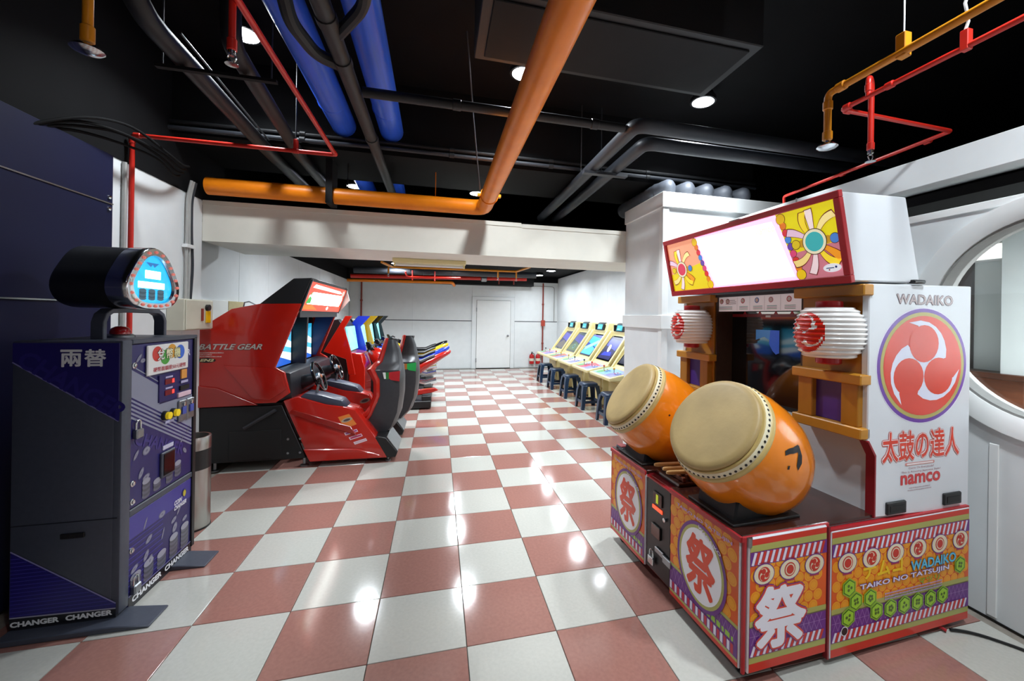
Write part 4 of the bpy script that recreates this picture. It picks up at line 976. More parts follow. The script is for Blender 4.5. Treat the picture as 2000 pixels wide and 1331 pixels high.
for z in (1.136, 1.072):
    cb(MB().box(-1.528, 2.833, z, -1.524, 2.92, z+.03), 'led_display', mat('led_dark', '7a1420', .3), up)
    cb(MB().box(-1.5245, 2.897, z+.004, -1.523, 2.914, z+.026), 'led_digit', mat('led_red', 'ff3a36', .3, emit=1.8), up)
    cb(MB().box(-1.528, 2.84, z+.036, -1.526, 2.905, z+.046), 'display_caption', 'b8b8dc', up)
cb(MB().box(-1.536, 2.995, 1.147, -1.528, 3.05, 1.203), 'picture_sticker', 'e8a04a', up); cb(MB().box(-1.53, 2.99, 1.12, -1.527, 3.06, 1.135), 'caption_strip', 'b8b8dc', up)
cb(MB().box(-1.536, 2.984, 1.076, -1.526, 3.076, 1.104), 'bill_slot', 'black_satin', up, bevel=.002)
cb(MB().box(-1.536, 2.962, 1.036, -1.524, 3.092, 1.064), 'pink_label', 'e8c8d8', up, bevel=.002)
for y in (2.966, 3.045):
    a_ = cb(MB().box(-1.536, y, .885, -1.518, y+.072, 1.015), 'coin_acceptor', 'steel', up, bevel=.006)
    cb(MB().box(-1.519, y+.016, .93, -1.512, y+.054, .975), 'acceptor_label', '4a5ab0', up)
    cb(MB().lathe([(.013, 0), (.013, .008), (0, .01)], (-1.518, y+.036, .99), (1, 0, 0), 10), 'return_button', 'chrome', up)
for y in (2.84, 2.916):
    b_ = cb(MB().lathe([(.027, 0), (.027, .018), (.024, .02)], (-1.535, y, .956), (1, 0, 0), 18), 'button_ring', 'black_plastic', up)
    cb(MB().lathe([(.021, 0), (.021, .03), (0, .034)], (-1.53, y, .956), (1, 0, 0), 18), 'yellow_button', mat('button_yellow', 'e8c81a', .3, emit=.25), up)
cb(MB().box(-1.536, 2.85, .905, -1.53, 2.93, .92), 'button_caption', 'b8b8dc', up)
tr = cb(MB().box(-1.536, 2.812, .60, -1.522, 2.935, .745), 'tray_frame', 'charcoal', up, bevel=.004)
cb(MB().box(-1.523, 2.825, .612, -1.519, 2.922, .735), 'tray_window', 'black_gloss', up)
cb(MB().box(-1.536, 2.834, .757, -1.53, 2.929, .78), 'tray_caption', 'c8c8e0', up)
for y, z, pr in ((2.592, 1.276, up), (2.592, .66, up), (2.592, .565, up), (2.592, .31, lo_)):
    cb(MB().lathe([(.016, 0), (.016, .006), (.010, .008), (.010, .012), (0, .013)], (-1.535, y, z), (1, 0, 0), 14), 'key_lock', 'chrome', pr)
for y, z, pr in ((2.615, .89, up), (2.615, .075, lo_)):
    pk = cb(MB().box(-1.536, y-.026, z, -1.51, y+.026, z+.05), 'padlock', 'steel', pr, bevel=.006)
    cb(MB().tube([(-1.523, y-.017, z+.045), (-1.523, y-.017, z+.075)]+[(-1.523, y-.017*math.cos(R(a)), z+.078+.018*math.sin(R(a))) for a in range(20, 161, 28)]+[(-1.523, y+.017, z+.075), (-1.523, y+.017, z+.045)], .005, 8), 'shackle', 'chrome', pr)
# arch and beacon
cb(MB().loft([[(p[0]-.028, p[1], p[2]), (p[0]+.028, p[1], p[2]), (p[0]+.028, p[1]+q[1], p[2]+q[2]), (p[0]-.028, p[1]+q[1], p[2]+q[2])] for p, q in
      [((-1.72, 2.635, 1.405), (0, .026, 0)), ((-1.72, 2.635, 1.50), (0, .026, 0)), ((-1.72, 2.655, 1.545), (0, .022, -.014)), ((-1.72, 2.70, 1.572), (0, .008, -.025)), ((-1.72, 2.83, 1.577), (0, 0, -.026)),
       ((-1.72, 3.08, 1.572), (0, -.008, -.025)), ((-1.72, 3.13, 1.545), (0, -.022, -.014)), ((-1.72, 3.15, 1.50), (0, -.026, 0)), ((-1.72, 3.15, 1.405), (0, -.026, 0))]]), 'sign_arch', 'charcoal', bevel=.003)
bc = cb(MB().lathe([(.062, 0), (.062, .012), (.05, .02)], (-1.74, 2.83, 1.41), n=20), 'beacon_base', 'steel')
cb(MB().lathe([(.044, .018), (.044, .035), (.036, .052), (.02, .062), (0, .065)], (-1.74, 2.83, 1.41), n=20), 'beacon_dome', mat('beacon_red', '9c1016', .1, coat=.6), bc)
def tri(k, n=48):
    out = []
    for i in range(n):
        a = 2*PI*i/n; r = .185*(1-.10*math.sin(3*a)); out.append((2.815+k*r*math.cos(a)*1.14, 1.728+k*r*math.sin(a)*.92))
    return out
def rings(seq): return [[(x, p[0], p[1]) for p in tri(k)] for x, k in seq]
sh = cb(MB().loft(rings([(-1.90, .92), (-1.895, .98), (-1.885, 1.0), (-1.66, 1.0)])), 'sign_housing', 'black_plastic', sharp=50)
cb(MB().loft(rings([(-1.665, 1.01), (-1.60, 1.03), (-1.575, 1.03), (-1.568, 1.0), (-1.568, .80), (-1.58, .78)]), caps=False), 'chrome_bezel', 'chrome', sh, sharp=50)
face = cb(MB().loft(rings([(-1.59, .80), (-1.585, .80)])), 'sign_face', mat('sign_blue', '28b4f0', .2, emit=.95, noise=.35, nscale=12), sh)
d = DC(Vector((-1.585, 0, 0))-Lc, (0, 1, 0), (0, 0, 1), .001)
d.rect(2.755, 1.745, 2.885, 1.79, 'f0fcff*4', 1); d.rect(2.70, 1.69, 2.92, 1.725, 'f0fcff*4', 1)
d.poly([(2.76, 1.835), (2.87, 1.835), (2.83, 1.81), (2.815, 1.825), (2.80, 1.81)], '2a7ac0*.5', 1)
for x in (2.735, 2.81, 2.885):
    for k in range(5): d.disc(x, 1.632+.011*k, .03, '3f6478' if k % 2 else '5a8296', 2+k*.3, 16, ry=.010)
d.build('sign_graphics', sh)
for i in range(22):
    a = 2*PI*(i+.5)/22; r = .185*(1-.10*math.sin(3*a))*.90
    o = cb(MB().lathe([(.009, 0), (.009, .004), (.005, .010), (0, .012)], (-1.569, 2.815+r*math.cos(a)*1.14, 1.728+r*math.sin(a)*.92), (1, 0, 0), 10), 'sign_bulb', mat('bulb_pink', 'f0887a', .2, emit=.35), sh)

# ================================================================== TWIN RACING CABINET
Lr = Vector((-1.4, 5.4, 0))
RC = thing('racing_game_cabinet', 'large red twin racing game cabinet with two seats and a lit sign', 'arcade machine', Lr)
def rb(mb, n, m, p=None, **k): return mb.build(n, m, p or RC, off=Lr, **k)
side = [(-2.33, .66), (-2.33, 1.31), (-1.94, 1.595), (-1.70, 1.65), (-1.335, 1.66), (-1.565, 1.02), (-1.48, .97), (-1.43, .76), (-1.55, .67)]
for y0, y1, nm in ((4.585, 4.63, 0), (6.19, 6.235, 1)):
    s1 = rb(MB().prism(side, 1, y0, y1), 'side_panel', 'red_gloss', bevel=.006, seg=2)
    if not nm: near = s1
rb(MB().prism([(-2.32, .645), (-2.32, .875), (-2.05, .83), (-1.70, .655)], 1, 4.572, 4.586), 'side_flare', 'red_deep', near, bevel=.004)
rb(MB().prism([(-2.0, 1.05), (-1.60, 1.02), (-1.50, .955), (-1.46, .80), (-1.6, .70), (-1.75, .72)], 1, 4.576, 4.586), 'side_bulge', 'red_gloss', near, bevel=.005, seg=2)
rb(MB().prism([(-1.61, 1.0), (-1.36, 1.62), (-1.60, 1.6), (-1.75, 1.0)], 1, 6.175, 6.19), 'inner_lining', mat('navy_lining', '16235c', .4, noise=.05))
rb(MB().prism([(-2.3, .66), (-2.3, 1.30), (-1.94, 1.585), (-1.70, 1.64), (-1.70, .66)], 1, 4.63, 6.19), 'housing', 'black_plastic')
hood = rb(MB().prism([(-1.705, 1.648), (-1.41, 1.91), (-1.245, 1.922), (-1.345, 1.655)], 1, 4.59, 6.23), 'hood', 'black_plastic', bevel=.005)
ey2 = Vector((.104, 0, .315)).normalized(); HM = .325
mo = Vector((-1.352, 4.60, 1.585))
sg = rb(MB().prism([(-1.352, 1.585), (-1.248, 1.90), (-1.26, 1.905), (-1.40, 1.585)], 1, 4.60, 6.22), 'sign_box', 'black_plastic')
d = DC(mo-Lr, (0, 1, 0), ey2, .004)
d.rect(.01, .005, 1.61, HM-.004, 'e8482c*1.0', 0)
d.poly([(.12, .08), (1.5, .08), (1.55, .17), (1.5, .23), (.2, .215), (.1, .17)], 'fffdf6*4.5', 2)
d.poly([(.12, .262), (1.3, .25), (1.42, .262), (1.3, .285), (.18, .30)], 'fff6f0*2.4', 2)
d.poly([(.06, .085), (.22, .09), (.2, .15), (.12, .17)], '2eb84a*.8', 3); d.disc(.15, .19, .018, '28963c*.7', 4, 12); d.disc(.24, .11, .014, '1c7a30*.5', 4, 12)
d.poly([(.01, .02), (.55, .02), (.3, .075), (.01, .07)], 'e87a1e*.9', 1)
d.disc(.95, .045, .045, 'fff0ec*2.0', 3, 16, ry=.022); d.disc(1.5, .26, .07, 'f4a8a0*1.2', 3, 20, ry=.04)
d.build('sign_print', sg)
for y in (4.60, 6.215): rb(MB().prism([(-1.36, 1.57), (-1.252, 1.905), (-1.235, 1.905), (-1.345, 1.57)], 1, y, y+.012), 'sign_edge', 'steel', sg)
rb(MB().prism([(-1.36, 1.58), (-1.345, 1.58), (-1.21, 1.75), (-1.25, 1.90), (-1.26, 1.90)], 1, 6.235, 6.25), 'sign_wing', 'white_gloss', sg)
rb(MB().box(-1.72, 4.63, 1.52, -1.36, 6.19, 1.585), 'sign_underside', 'dash')
# screens
for y0, y1 in ((4.66, 5.385), (5.435, 6.17)):
    sn = rb(MB().box(-1.70, y0, .96, -1.665, y1, 1.48), 'screen', 'glass_dark')
    d = DC(Vector((-1.665, y0, .96))-Lr, (0, 1, 0), (0, 0, 1), .001); W = y1-y0
    d.rect(.02, .02, W-.02, .47, '5ac4ee*.9', 0); d.poly([(.02, .02), (W-.02, .02), (W-.02, .12), (W*.55, .2), (.02, .14)], '2a62c8*.9', 1)
    d.poly([(.02, .2), (W*.4, .26), (W-.02, .2), (W-.02, .27), (W*.5, .36), (.02, .3)], 'd8f2fa*1.3', 2); d.poly([(W*.5, .12), (W-.02, .05), (W-.02, .14), (W*.6, .18)], 'e8f4fc*1.1', 2)
    d.poly([(.02, .36), (W*.3, .4), (W*.6, .38), (W-.02, .43), (W-.02, .47), (.02, .47)], '2ab4e4*.8', 2)
    d.build('screen_image', sn)
rb(MB().prism([(-1.70, .95), (-1.52, .95), (-1.50, 1.56), (-1.70, 1.56)], 1, 5.385, 5.435), 'screen_divider', 'black_plastic', bevel=.004)
for y0, y1 in ((4.63, 4.66), (6.17, 6.19)): rb(MB().box(-1.71, y0, .95, -1.66, y1, 1.55), 'screen_frame', 'black_satin')
rb(MB().prism([(-1.72, .93), (-1.60, .985), (-1.44, .955), (-1.42, .70), (-1.72, .64)], 1, 4.635, 6.185), 'dashboard', 'dash', bevel=.012, seg=2)
rb(MB().box(-2.30, 4.64, .10, -1.52, 6.18, .66), 'base_body', 'black_satin')
rb(MB().prism([(-2.32, .10), (-2.32, .64), (-1.50, .64), (-1.28, .10)], 1, 4.60, 4.64), 'base_side', 'black_satin', bevel=.004)
for z0, z1, x0, x1 in ((.12, .40, -1.95, -1.50),): rb(MB().box(x0, 4.592, z0, x1, 4.602, z1), 'access_panel', 'black_satin', bevel=.003)
rb(MB().tube([(-1.82, 4.585, .43), (-1.55, 4.585, .60)], .018, 6), 'brace', 'charcoal_dark')
for x in (-1.44, -1.33): 
    for z in (.16, .30): rb(MB().lathe([(.012, 0), (.012, .006), (0, .009)], (x, 4.60, z), (0, -1, 0), 8), 'bolt', 'steel')
for x, y in ((-1.31, 4.68), (-2.1, 4.68), (-1.31, 6.1), (-2.1, 6.1)):
    rb(MB().lathe([(.04, 0), (.04, .012), (.016, .02), (.016, .11)], (x, y, 0), n=12), 'levelling_foot', 'steel')
hd = rb(MB().box(-1.90, 4.66, 1.598, -1.86, 4.70, 1.615).box(-1.78, 4.66, 1.62, -1.74, 4.70, 1.64).tube([(-1.88, 4.68, 1.61), (-1.87, 4.68, 1.66), (-1.83, 4.68, 1.67), (-1.76, 4.68, 1.635)], .006, 6), 'lifting_handle', 'steel')
d = DC(Vector((0, 4.585, 0))-Lr, (1, 0, 0), (0, 0, 1), .0012)
d.text('BATTLE GEAR', -2.215, 1.195, .062, '4a2620', 1, .06, width=.535, shear=.45); d.text('BATTLE GEAR', -2.21, 1.20, .054, 'c9bdb4', 2, .02, width=.53, shear=.45)
for k, w_ in enumerate((.20, .11, .20)): d.bars(-2.20-.008*k, 1.165-.018*k, w_, .009, 'd8c8c0', 1, k)
d.disc(-2.14, 1.098, .075, '1a0c08', 1, 24, ry=.024); d.text('EN2', -2.195, 1.086, .026, 'd8cc9a', 2, .04, width=.11, shear=.5)
d.build('lettering', near)
# seats, wheels, consoles
for k, y0 in enumerate((4.60, 5.42)):
    yc = y0+.40
    wc = Vector((-1.27, yc, .865)); wn = Vector((.93, 0, .36)).normalized(); wa = Vector((0, 1, 0)); wb2 = wn.cross(wa)
    cl = rb(MB().tube([(-1.47, yc, .80), (-1.30, yc, .855)], [.085, .05], 16), 'steering_column', 'dash')
    wh = MB(); ringp = [wc+(wa*math.cos(2*PI*i/36)+wb2*math.sin(2*PI*i/36))*.165 for i in range(37)]
    wh.tube(ringp, .0155, 10, caps=False)
    rb(wh, 'steering_wheel', 'black_gloss', cl)
    sp = MB()
    for a in (0, PI, -PI/2): dd = wa*math.cos(a)+wb2*math.sin(a); sp.tube([wc+dd*.02, wc+dd*.155], [.02, .012], 8)
    sp.lathe([(.045, -.015), (.045, .012), (.03, .02), (0, .022)], wc, wn, 18)
    rb(sp, 'wheel_spokes', 'steel', cl)
    rb(MB().lathe([(.022, 0), (.02, .006), (0, .008)], wc+wn*.022, wn, 12), 'horn_badge', mat('badge', 'c8784a', .3, noise=.1), cl)
    sbp = [(-1.49, .685), (-1.235, .055), (-.50, .05), (-.64, .30), (-.82, .565), (-.92, .60), (-1.1, .63), (-1.36, .72)]
    sb = rb(MB().prism(sbp, 1, y0-.005, y0+.26), 'seat_base', 'red_gloss', bevel=.012, seg=2)
    rb(MB().prism([(-1.44, .56), (-1.40, .60), (-.86, .40), (-.80, .30)], 1, y0-.016, y0-.002), 'base_crease', 'red_deep', sb, bevel=.006)
    rb(MB().prism([(-1.30, .19), (-.80, .165), (-.58, .09), (-.56, .06), (-1.24, .06)], 1, y0-.014, y0-.002), 'base_skirt', 'red_gloss', sb, bevel=.006)
    rb(MB().prism([(-1.36, .70), (-1.30, .755), (-1.15, .725), (-.96, .665), (-.90, .585), (-1.1, .62)], 1, y0+.02, y0+.24), 'gear_console', 'console_grey', sb, bevel=.015, seg=2)
    gs = rb(MB().tube([(-1.22, y0+.13, .73), (-1.20, y0+.13, .84)], [.016, .011], 10), 'gear_lever', 'steel', sb)
    rb(MB().lathe([(.01, -.035), (.022, -.02), (.024, .01), (.016, .03), (0, .034)], (-1.20, y0+.13, .855), n=12), 'gear_knob', 'black_gloss', sb)
    rb(MB().prism(sbp[:4]+[(-.66, .32), (-1.2, .40)], 1, y0+.54, y0+.75), 'seat_base', 'red_gloss', bevel=.012, seg=2)
    rb(MB().box(-1.30, y0+.25, .08, -.62, y0+.56, .30), 'seat_floor', 'black_satin')
    d = DC(Vector((0, y0-.005, 0))-Lr, (1, 0, 0), (0, 0, 1), .0012)
    if k == 0:
        q = lambda pts: [(-.80+a*.86-b*.51, .475+a*-.62+b*-.78*-1*.0 + b*.0 - 0) for a, b in pts]
        d.poly([(-.985, .50), (-.88, .53), (-.805, .42), (-.92, .375)], 'e8843a', 0); d.disc(-.90, .468, .055, 'b8a890', 1, 18, ry=.022, rot=.3); d.disc(-.90, .468, .035, '5a4a52', 2, 14, ry=.012, rot=.3)
        for j, c in enumerate(('a04a90', 'b83060', 'e8d8e0')):
            x, z = -.865+.045*j, .335-.05*j; d.poly([(x-.06, z), (x+.06, z+.035), (x+.075, z+.008), (x-.045, z-.027)], 'ead8e2' if j < 3 else c, 0); d.poly([(x-.048, z-.001), (x+.058, z+.028), (x+.066, z+.012), (x-.04, z-.017)], c if j < 2 else 'd8b8c4', 1)
    else:
        d.disc(-.86, .50, .06, '8a7a6a', 0, 18, ry=.028, rot=.3); d.disc(-.86, .50, .04, '3a3238', 1, 14, ry=.016, rot=.3)
    d.build('stickers', sb)
    # bucket seat
    st = [(.20, -.57, -.80, .21), (.32, -.46, -.80, .235), (.48, -.40, -.70, .25), (.68, -.375, -.625, .26), (.84, -.375, -.63, .262), (.95, -.385, -.69, .245), (.99, -.395, -.665, .17), (1.04, -.405, -.615, .115), (1.16, -.43, -.585, .085), (1.28, -.475, -.56, .045)]
    rgs = []
    for z, xb_, xf, w_ in st:
        m_ = (xb_+xf)/2
        rgs.append([(xf, yc+.02-w_, z), (m_, yc+.02-w_*1.02, z), (xb_-.03, yc+.02-w_*.92, z), (xb_, yc+.02-w_*.6, z), (xb_+.01, yc+.02, z), (xb_, yc+.02+w_*.6, z), (xb_-.03, yc+.02+w_*.92, z), (m_, yc+.02+w_*1.02, z), (xf, yc+.02+w_, z), (xf+.10, yc+.02+w_*.6, z), (xf+.12, yc+.02, z), (xf+.10, yc+.02-w_*.6, z)])
    if k: rgs = [[(a+.13, b, c) for a, b, c in q] for q in rgs]; st = [(z, a+.13, b+.13, w_) for z, a, b, w_ in st]
    seat = rb(MB().loft(rgs), 'seat', 'seat_shell', sharp=45)
    for s_ in (-1, 1):
        rb(MB().tube([(xf-.012, yc+.02+s_*w_, z) for z, xb_, xf, w_ in st], [.02, .026, .03, .034, .034, .034, .03, .028, .026, .022], 8), 'seat_edge', 'red_gloss', seat)
    rb(MB().prism([(-1.05, .30), (-1.08, .40), (-.95, .44), (-.66, .38), (-.60, .20), (-.8, .2)], 1, yc-.19, yc+.23), 'seat_cushion', 'seat_shell', seat, bevel=.03, seg=2)
    rb(MB().prism([(-1.0, .36), (-.72, .46), (-.62, .62), (-.655, .64), (-.76, .50), (-1.02, .42)], 1, yc-.26, yc-.21), 'seat_rim', 'red_gloss', seat, bevel=.01)
    d = DC(Vector((.13*k, yc+.02-.258, 0))-Lr, (1, 0, 0), (0, 0, 1), .006)
    d.poly([(-.58, .93), (-.55, .93), (-.545, .86), (-.565, .86)], 'e8ece8', 0); d.poly([(-.55, .93), (-.515, .93), (-.515, .85), (-.545, .86)], '2f7a3a' if k == 0 else 'b8763a', 0); d.poly([(-.515, .93), (-.40, .945), (-.405, .83), (-.515, .85)], 'b8242c' if k == 0 else '2fb85a', 0)
    d.build('flag_sticker', seat)
    rb(MB().prism([(-.68, .05), (-.42, .05), (-.40, .10), (-.52, .26), (-.60, .28), (-.68, .24)], 1, y0+.0, y0+.50), 'seat_block', 'black_plastic', bevel=.006)
    rb(MB().add([(-.405, y0+.02, .105), (-.405, y0+.48, .105), (-.515, y0+.48, .262), (-.515, y0+.02, .262), (-.399, y0+.02, .109), (-.399, y0+.48, .109), (-.509, y0+.48, .266), (-.509, y0+.02, .266)], [(0, 1, 2, 3), (4, 5, 6, 7), (0, 1, 5, 4), (1, 2, 6, 5), (2, 3, 7, 6), (3, 0, 4, 7)]), 'step_plate', 'steel')
    for y in (y0+.06, y0+.44): rb(MB().lathe([(.028, 0), (.028, .014), (.012, .02), (.012, .06)], (-.50, y, 0), n=12), 'levelling_foot', 'steel')

# ================================================================== MOTORBIKE GAMES
BK = [('red', 'red_gloss', 6.92), ('blue', 'blue_gloss', 7.87), ('yellow', 'yellow_gloss', 8.82), ('black', 'black_gloss', 9.77)]
for k, (cn, cm, y) in enumerate(BK):
    o_ = Vector((-1.2, y+.4, 0)); x0 = -.0
    t = thing('motorbike_game', cn+' motorbike ride-on game'+[' standing next to the racing cabinet seats', ' between the red and the yellow ones', ' between the blue and the black ones', ' at the far end of its row'][k], 'arcade machine', o_, 0, 'motorbike games')
    def mb_(mb, n, m, p=None, **kw): return mb.build(n, m, p or t, off=o_, **kw)
    if k == 0: pol = [(-1.30, 1.53), (-1.40, 1.53), (-1.70, .98), (-1.38, .86), (-1.34, .62), (-1.24, .62), (-1.31, .98), (-1.41, 1.34)]
    else: pol = [(-1.18, 1.53), (-1.38, 1.53), (-1.52, 1.36), (-1.46, .95), (-1.36, .66), (-1.22, .66), (-1.24, .95), (-1.34, 1.34)]
    mb_(MB().prism(pol, 1, y-.02, y+.02), 'side_panel', cm, bevel=.006)
    if k == 3: mb_(MB().prism(pol, 1, y+.80, y+.84), 'side_panel', 'black_plastic', bevel=.006)
    mb_(MB().prism([(-1.95, .08), (-1.95, 1.40), (-1.50, 1.48), (-1.42, 1.36), (-1.36, .96), (-1.36, .08)], 1, y+.02, y+.80), 'monitor_housing', 'black_plastic', bevel=.008)
    sn = mb_(MB().add([(-1.335, y+.10, .98), (-1.335, y+.72, .98), (-1.395, y+.72, 1.36), (-1.395, y+.10, 1.36), (-1.37, y+.10, .98), (-1.37, y+.72, .98), (-1.433, y+.72, 1.36), (-1.433, y+.10, 1.36)], [(0, 1, 2, 3), (7, 6, 5, 4), (0, 4, 5, 1), (1, 5, 6, 2), (2, 6, 7, 3), (3, 7, 4, 0)]), 'screen', mat('bike_screen', '8ae0f4', .2, emit=1.1, noise=.4, nscale=6))
    mb_(MB().prism([(-1.36, .08), (-1.36, .96), (-1.18, .92), (-1.12, .70), (-1.12, .08)], 1, y+.10, y+.72), 'pedestal', cm if k in (0,) else 'black_plastic', bevel=.01)
    mb_(MB().box(-1.30, y+.12, .02, -.10, y+.70, .14), 'platform', 'black_plastic', bevel=.01)
    mb_(MB().box(-.25, y+.15, .04, -.10, y+.67, .22), 'bumper', 'black_plastic', bevel=.01)
    yc = y+.42
    def ring(x, zc, hw, hh, zb=None): return [(x, yc+hw*math.cos(a)*(1 if math.sin(a) > -.5 else .8), zc+hh*math.sin(a)) for a in [2*PI*i/12 for i in range(12)]]
    bk = mb_(MB().loft([ring(-1.12, .92, .05, .04), ring(-1.05, .88, .15, .13), ring(-.90, .80, .17, .20), ring(-.70, .70, .15, .20), ring(-.50, .62, .12, .15), ring(-.30, .66, .12, .11), ring(-.10, .77, .12, .085), ring(.08, .87, .10, .06), ring(.20, .925, .055, .035), ring(.22, .935, .02, .015)]), 'bike_body', cm, sharp=50)
    mb_(MB().loft([ring(-.60, .80, .10, .03), ring(-.45, .76, .12, .035), ring(-.28, .765, .12, .035), ring(-.14, .83, .11, .035), ring(-.05, .86, .10, .03)]), 'bike_saddle', 'black_plastic', bk, sharp=50)
    mb_(MB().tube([(-1.02, yc-.30, 1.02), (-1.05, yc-.16, 1.05), (-1.08, yc, 1.03), (-1.05, yc+.16, 1.05), (-1.02, yc+.30, 1.02)], .016, 8), 'handlebar', 'black_plastic', bk)
    mb_(MB().prism([(-1.12, .98), (-1.0, .96), (-1.12, 1.10), (-1.16, 1.10)], 1, yc-.10, yc+.10), 'windscreen', 'glass_dark', bk, bevel=.004)
    mb_(MB().lathe([(.10, -.05), (.20, -.045), (.24, -.02), (.24, .02), (.20, .045), (.10, .05)], (-.55, yc, .36), (0, 1, 0), 20), 'bike_wheel', 'black_satin', bk)
    mb_(MB().tube([(-.62, yc-.10, .52), (-.2, yc-.13, .42), (-.02, yc-.13, .46)], [.03, .045, .05], 10), 'exhaust_pipe', 'chrome', bk)
    mb_(MB().cyl((-.58, yc, .12), (-.58, yc, .60), .05, 10), 'support_post', 'black_plastic', bk)
    if k == 0: mb_(MB().prism([(-.62, .18), (-.10, .26), (.02, .30), (-.04, .34), (-.5, .30)], 1, yc-.22, yc-.14), 'side_fairing', cm, bk, bevel=.01)

# ================================================================== CREAM GAME CABINETS
def cabinet(t, hue, mark):
    P = [(3.56, .03), (2.82, .03), (2.82, .52), (2.74, .58), (2.92, .74), (3.31, 1.235), (3.29, 1.30), (3.34, 1.45), (3.56, 1.45)]
    b = MB().prism([(x-3.1, z) for x, z in P], 1, -.36, .36).build('cabinet_body', 'cream_cab', t, bevel=.012, seg=2)
    for s in (-1, 1):
        MB().prism([(x-3.1, z) for x, z in ((2.86, .70), (2.93, .70), (3.36, 1.25), (3.36, 1.31), (3.28, 1.31))], 1, s*.38-.03, s*.38+.03).build('side_arm', 'cream_cab', t, bevel=.012, seg=2)
    cp = MB().prism([(-.60, .60), (-.61, .655), (-.17, .735), (-.17, .62)], 1, -.425, .425).build('control_panel', 'cream_cab', t, bevel=.02, seg=2)
    ex = Vector((0, -1, 0)); eyv = Vector((.44, 0, .08)).normalized()
    d = DC((-.60, .40, .657), ex, eyv, .003)
    d.rect(.02, .03, .40, .36, 'a8c8a8', 0); d.rect(.40, .03, .78, .36, 'a8a8dc', 0); d.poly([(.1, .03), (.45, .03), (.7, .3), (.3, .36)], hue, 1); d.disc(.2, .12, .08, '58a868', 2, 20); d.disc(.6, .14, .1, '8a8ae0', 2, 20)
    d.build('panel_print', cp)
    for i, yy in enumerate((.22, -.18)):
        MB().tube([(-.42, yy, .70), (-.42, yy, .755)], .006, 8).build('joystick_shaft', 'steel', cp)
        MB().lathe([(.004, -.018), (.016, -.008), (.018, .002), (.012, .014), (0, .018)], (-.42, yy, .765), n=12).build('joystick_ball', ['black_plastic', mat('ball_red', 'c83a2a', .25), mat('ball_yellow', 'd8a82a', .25)][(i+mark) % 3], cp)
        for j in range(3):
            for q in range(2): MB().lathe([(.016, 0), (.015, .008), (0, .010)], (-.44+.05*q, yy-.08-.042*j, .70+.009*q), n=10).build('push_button', ['d86a5a', 'dcd8e8', '6aa8d8'][j], cp)
    # screen
    ev = Vector((.39, 0, .495)).normalized(); nrm = Vector((0, -1, 0)).cross(ev)
    so = Vector((2.95-3.1, .30, .775))
    m = MB(); Pf = lambda x, y, n: so+Vector((0, -1, 0))*x+ev*y+nrm*n
    m.add([Pf(x, y, n) for n in (-.01, .012) for y in (0, .56) for x in (0, .60)], [(0, 2, 3, 1), (4, 5, 7, 6), (0, 1, 5, 4), (2, 6, 7, 3), (0, 4, 6, 2), (1, 3, 7, 5)])
    s = m.build('screen', 'glass_dark', t)
    d = DC(so+nrm*.012, (0, -1, 0), ev, .001)
    SC = [('2c2c5a*.5', '4a4a9a*.6', '605a58*.45'), ('3c4a50*.5', '4a4a8c*.5', '5a6a50*.5'), ('2a3a90*.6', '2aa8dc*1.1', '4ac8f0*1.2'), ('0c1240*.5', '2430a0*.8', '1a1c50*.6'), ('101428*.4', '202a60*.5', '101430*.4')][mark]
    d.rect(.03, .03, .57, .53, SC[0], 0); d.poly([(.05, .33), (.55, .24), (.55, .45), (.05, .50)], SC[1], 1); d.poly([(.04, .04), (.56, .04), (.56, .2), (.3, .27), (.04, .15)], SC[2], 1)
    if mark == 3: d.disc(.26, .27, .05, 'e8ecff*1.4', 3, 16, ry=.09, rot=.5); d.poly([(.1, .1), (.5, .12), (.45, .2), (.15, .18)], '2a38c0*.7', 2)
    if mark == 2: d.poly([(.03, .2), (.5, .42), (.57, .34), (.1, .12)], '7ae4fa*1.5', 3)
    if mark == 1: d.disc(.32, .15, .06, '6a9a9a*.6', 2, 14); d.disc(.32, .15, .04, '3c4a50*.5', 3, 14)
    d.build('screen_image', s)
    # small top display
    td = MB().prism([(.175, 1.305), (.215, 1.455), (.27, 1.47), (.27, 1.30)], 1, -.17, .17).build('marquee_display', 'charcoal_dark', t, bevel=.012)
    evd = Vector((.04, 0, .15)).normalized(); d = DC((.175, .13, 1.305), (0, -1, 0), evd, .004)
    d.rect(0, .015, .26, .135, '2e6a78*.6', 0); d.rect(.02, .03, .24, .12, '4aa8b8*.7' if mark != 2 else '4ad0f0*1.1', 1); d.rect(.04, .04, .15, .06, 'a0d8d8*.7', 2)
    d.build('display_image', td)
    for s in (-1, 1): MB().box(.17, s*.21-.02, 1.31, .22, s*.21+.02, 1.43).build('speaker_grille', 'black_plastic', t, bevel=.004)
    MB().box(-.30, -.30, .05, -.27, .30, .50).build('coin_box_door', mat('cream_dark', 'd2bf86', .4, noise=.05, nscale=9), t, bevel=.004)
    for s in (-1, 1): MB().lathe([(.03, 0), (.03, .01), (.012, .015), (.012, .05)], (-.2, s*.3, 0), n=10).build('levelling_foot', 'steel', t)
cabs = ['farthest cream game cabinet, next to the back wall', 'second farthest cream game cabinet, with a dim greenish screen', 'middle cream game cabinet, with a bright cyan screen', 'cream game cabinet with a dark blue screen and white figure', 'nearest cream game cabinet, mostly hidden behind the white column']
for k in range(5):
    t = thing('game_cabinet', cabs[k], 'arcade machine', (3.1, 9.95-.955*k, 0), 0, 'cream game cabinets along the right wall')
    cabinet(t, ['c89ab0', 'b86a5a', 'd8c8e0', 'c8506a', '88b8d8'][k], k)

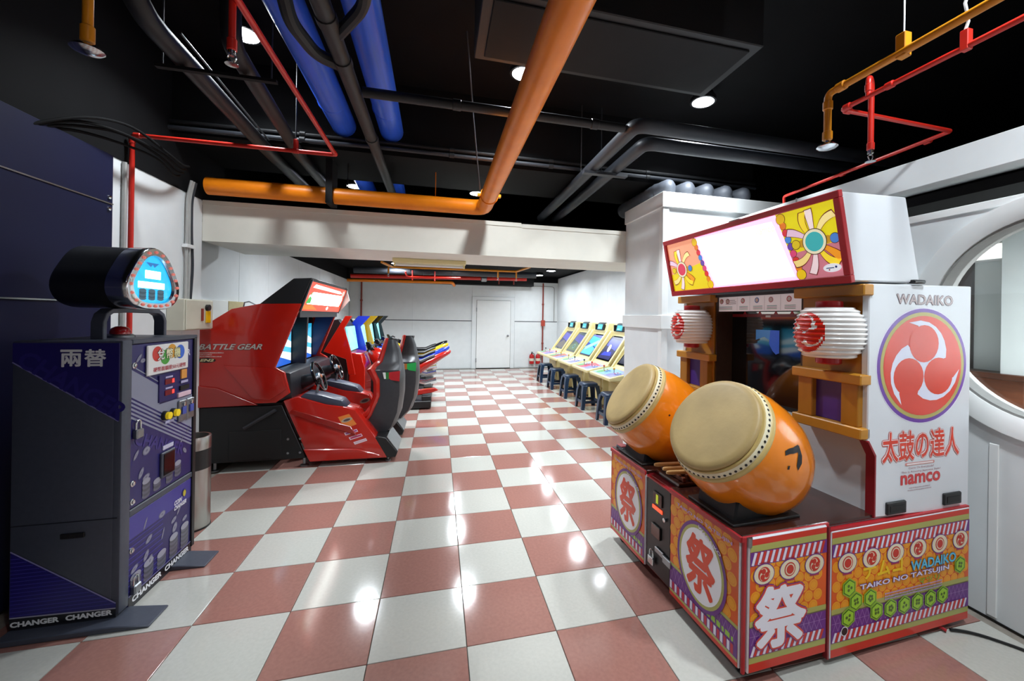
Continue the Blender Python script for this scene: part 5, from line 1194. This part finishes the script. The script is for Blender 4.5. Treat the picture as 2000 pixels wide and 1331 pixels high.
# ================================================================== STOOLS
ST = thing('stool', 'x', 'stool', (2.48, 9.6, 0), 0, 'plastic stools at the cream cabinets')
seat = MB()
def sq(h, r, z, n=6):
    out = []
    for cx, cy, a0 in ((h-r, h-r, 0), (-h+r, h-r, 90), (-h+r, -h+r, 180), (h-r, -h+r, 270)):
        out += [(cx+r*math.cos(R(a0+90*i/n)), cy+r*math.sin(R(a0+90*i/n)), z) for i in range(n+1)]
    return out
MB().loft([sq(.135, .04, .385), sq(.138, .045, .41), sq(.132, .045, .432), sq(.118, .04, .442), sq(.095, .03, .440)]).build('seat', 'stool_blue', ST, sharp=50)
for sx in (-1, 1):
    for sy in (-1, 1):
        m = MB(); rg = []
        for z, c, w_ in ((0, .165, .034), (.12, .157, .038), (.30, .140, .044), (.40, .118, .052)):
            rg.append([(sx*(c+w_*.5), sy*(c-w_*1.1), z), (sx*(c+w_*.5), sy*(c+w_*.5), z), (sx*(c-w_*1.1), sy*(c+w_*.5), z), (sx*(c-w_*1.1), sy*(c+w_*.2), z), (sx*(c+w_*.1), sy*(c+w_*.1), z), (sx*(c+w_*.2), sy*(c-w_*1.1), z)])
        m.loft(rg).build('leg', 'stool_blue', ST, bevel=.002)
for s in (-1, 1):
    MB().box(-.14, s*.157-.006, .105, .14, s*.157+.006, .15).build('stretcher', 'stool_blue', ST, bevel=.003)
    MB().box(s*.157-.006, -.14, .105, s*.157+.006, .14, .15).build('stretcher', 'stool_blue', ST, bevel=.003)
sl = ['farthest dark blue plastic stool, next to the fire extinguishers', 'second farthest dark blue plastic stool', 'third dark blue plastic stool from the back wall', 'fourth dark blue plastic stool from the back wall, wholly in view', 'nearest visible dark blue stool, partly hidden by the drum', 'dark blue stool hidden behind the drum, only a foot showing']
for k, y in enumerate((9.62, 8.66, 7.68, 6.70, 5.72, 4.93)):
    (ST if k == 0 else dup(ST)).location = (2.54, y, 0)
for k, o in enumerate([o for o in S.objects if o.type == 'EMPTY' and o.name.startswith('stool')]): pass
stools = sorted([o for o in S.objects if o.type == 'EMPTY' and o.name.startswith('stool')], key=lambda o: -o.location.y)
for o, l in zip(stools, sl): o['label'] = l
# ================================================================== FIRE EXTINGUISHERS
for k, x in enumerate((2.70, 2.90)):
    t = thing('fire_extinguisher', ['left one of two red fire extinguishers by the back wall', 'right one of two red fire extinguishers, under the standpipe'][k], 'fire extinguisher', (x+.07, 12.19, .13), 0, 'fire extinguishers')
    MB().lathe([(.066, .0), (.074, .01), (.074, .23), (.06, .28), (.025, .30), (.025, .32)], n=18).build('cylinder', 'extinguisher_red', t)
    MB().lathe([(.075, .09), (.075, .17)], n=18, caps=False).build('label_band', 'dcd4c0', t)
    MB().box(-.015, -.08, .32, .015, .02, .345).box(-.012, -.09, .355, .012, .02, .37).build('valve_handle', 'black_plastic', t, bevel=.003)
    MB().tube([(.02, 0, .33), (.07, -.02, .31), (.085, -.02, .22), (.08, -.02, .12)], .009, 8).build('hose', 'black_plastic', t)
    MB().box(-.05, .06, .10, .05, .11, .16).build('wall_bracket', 'steel', t)
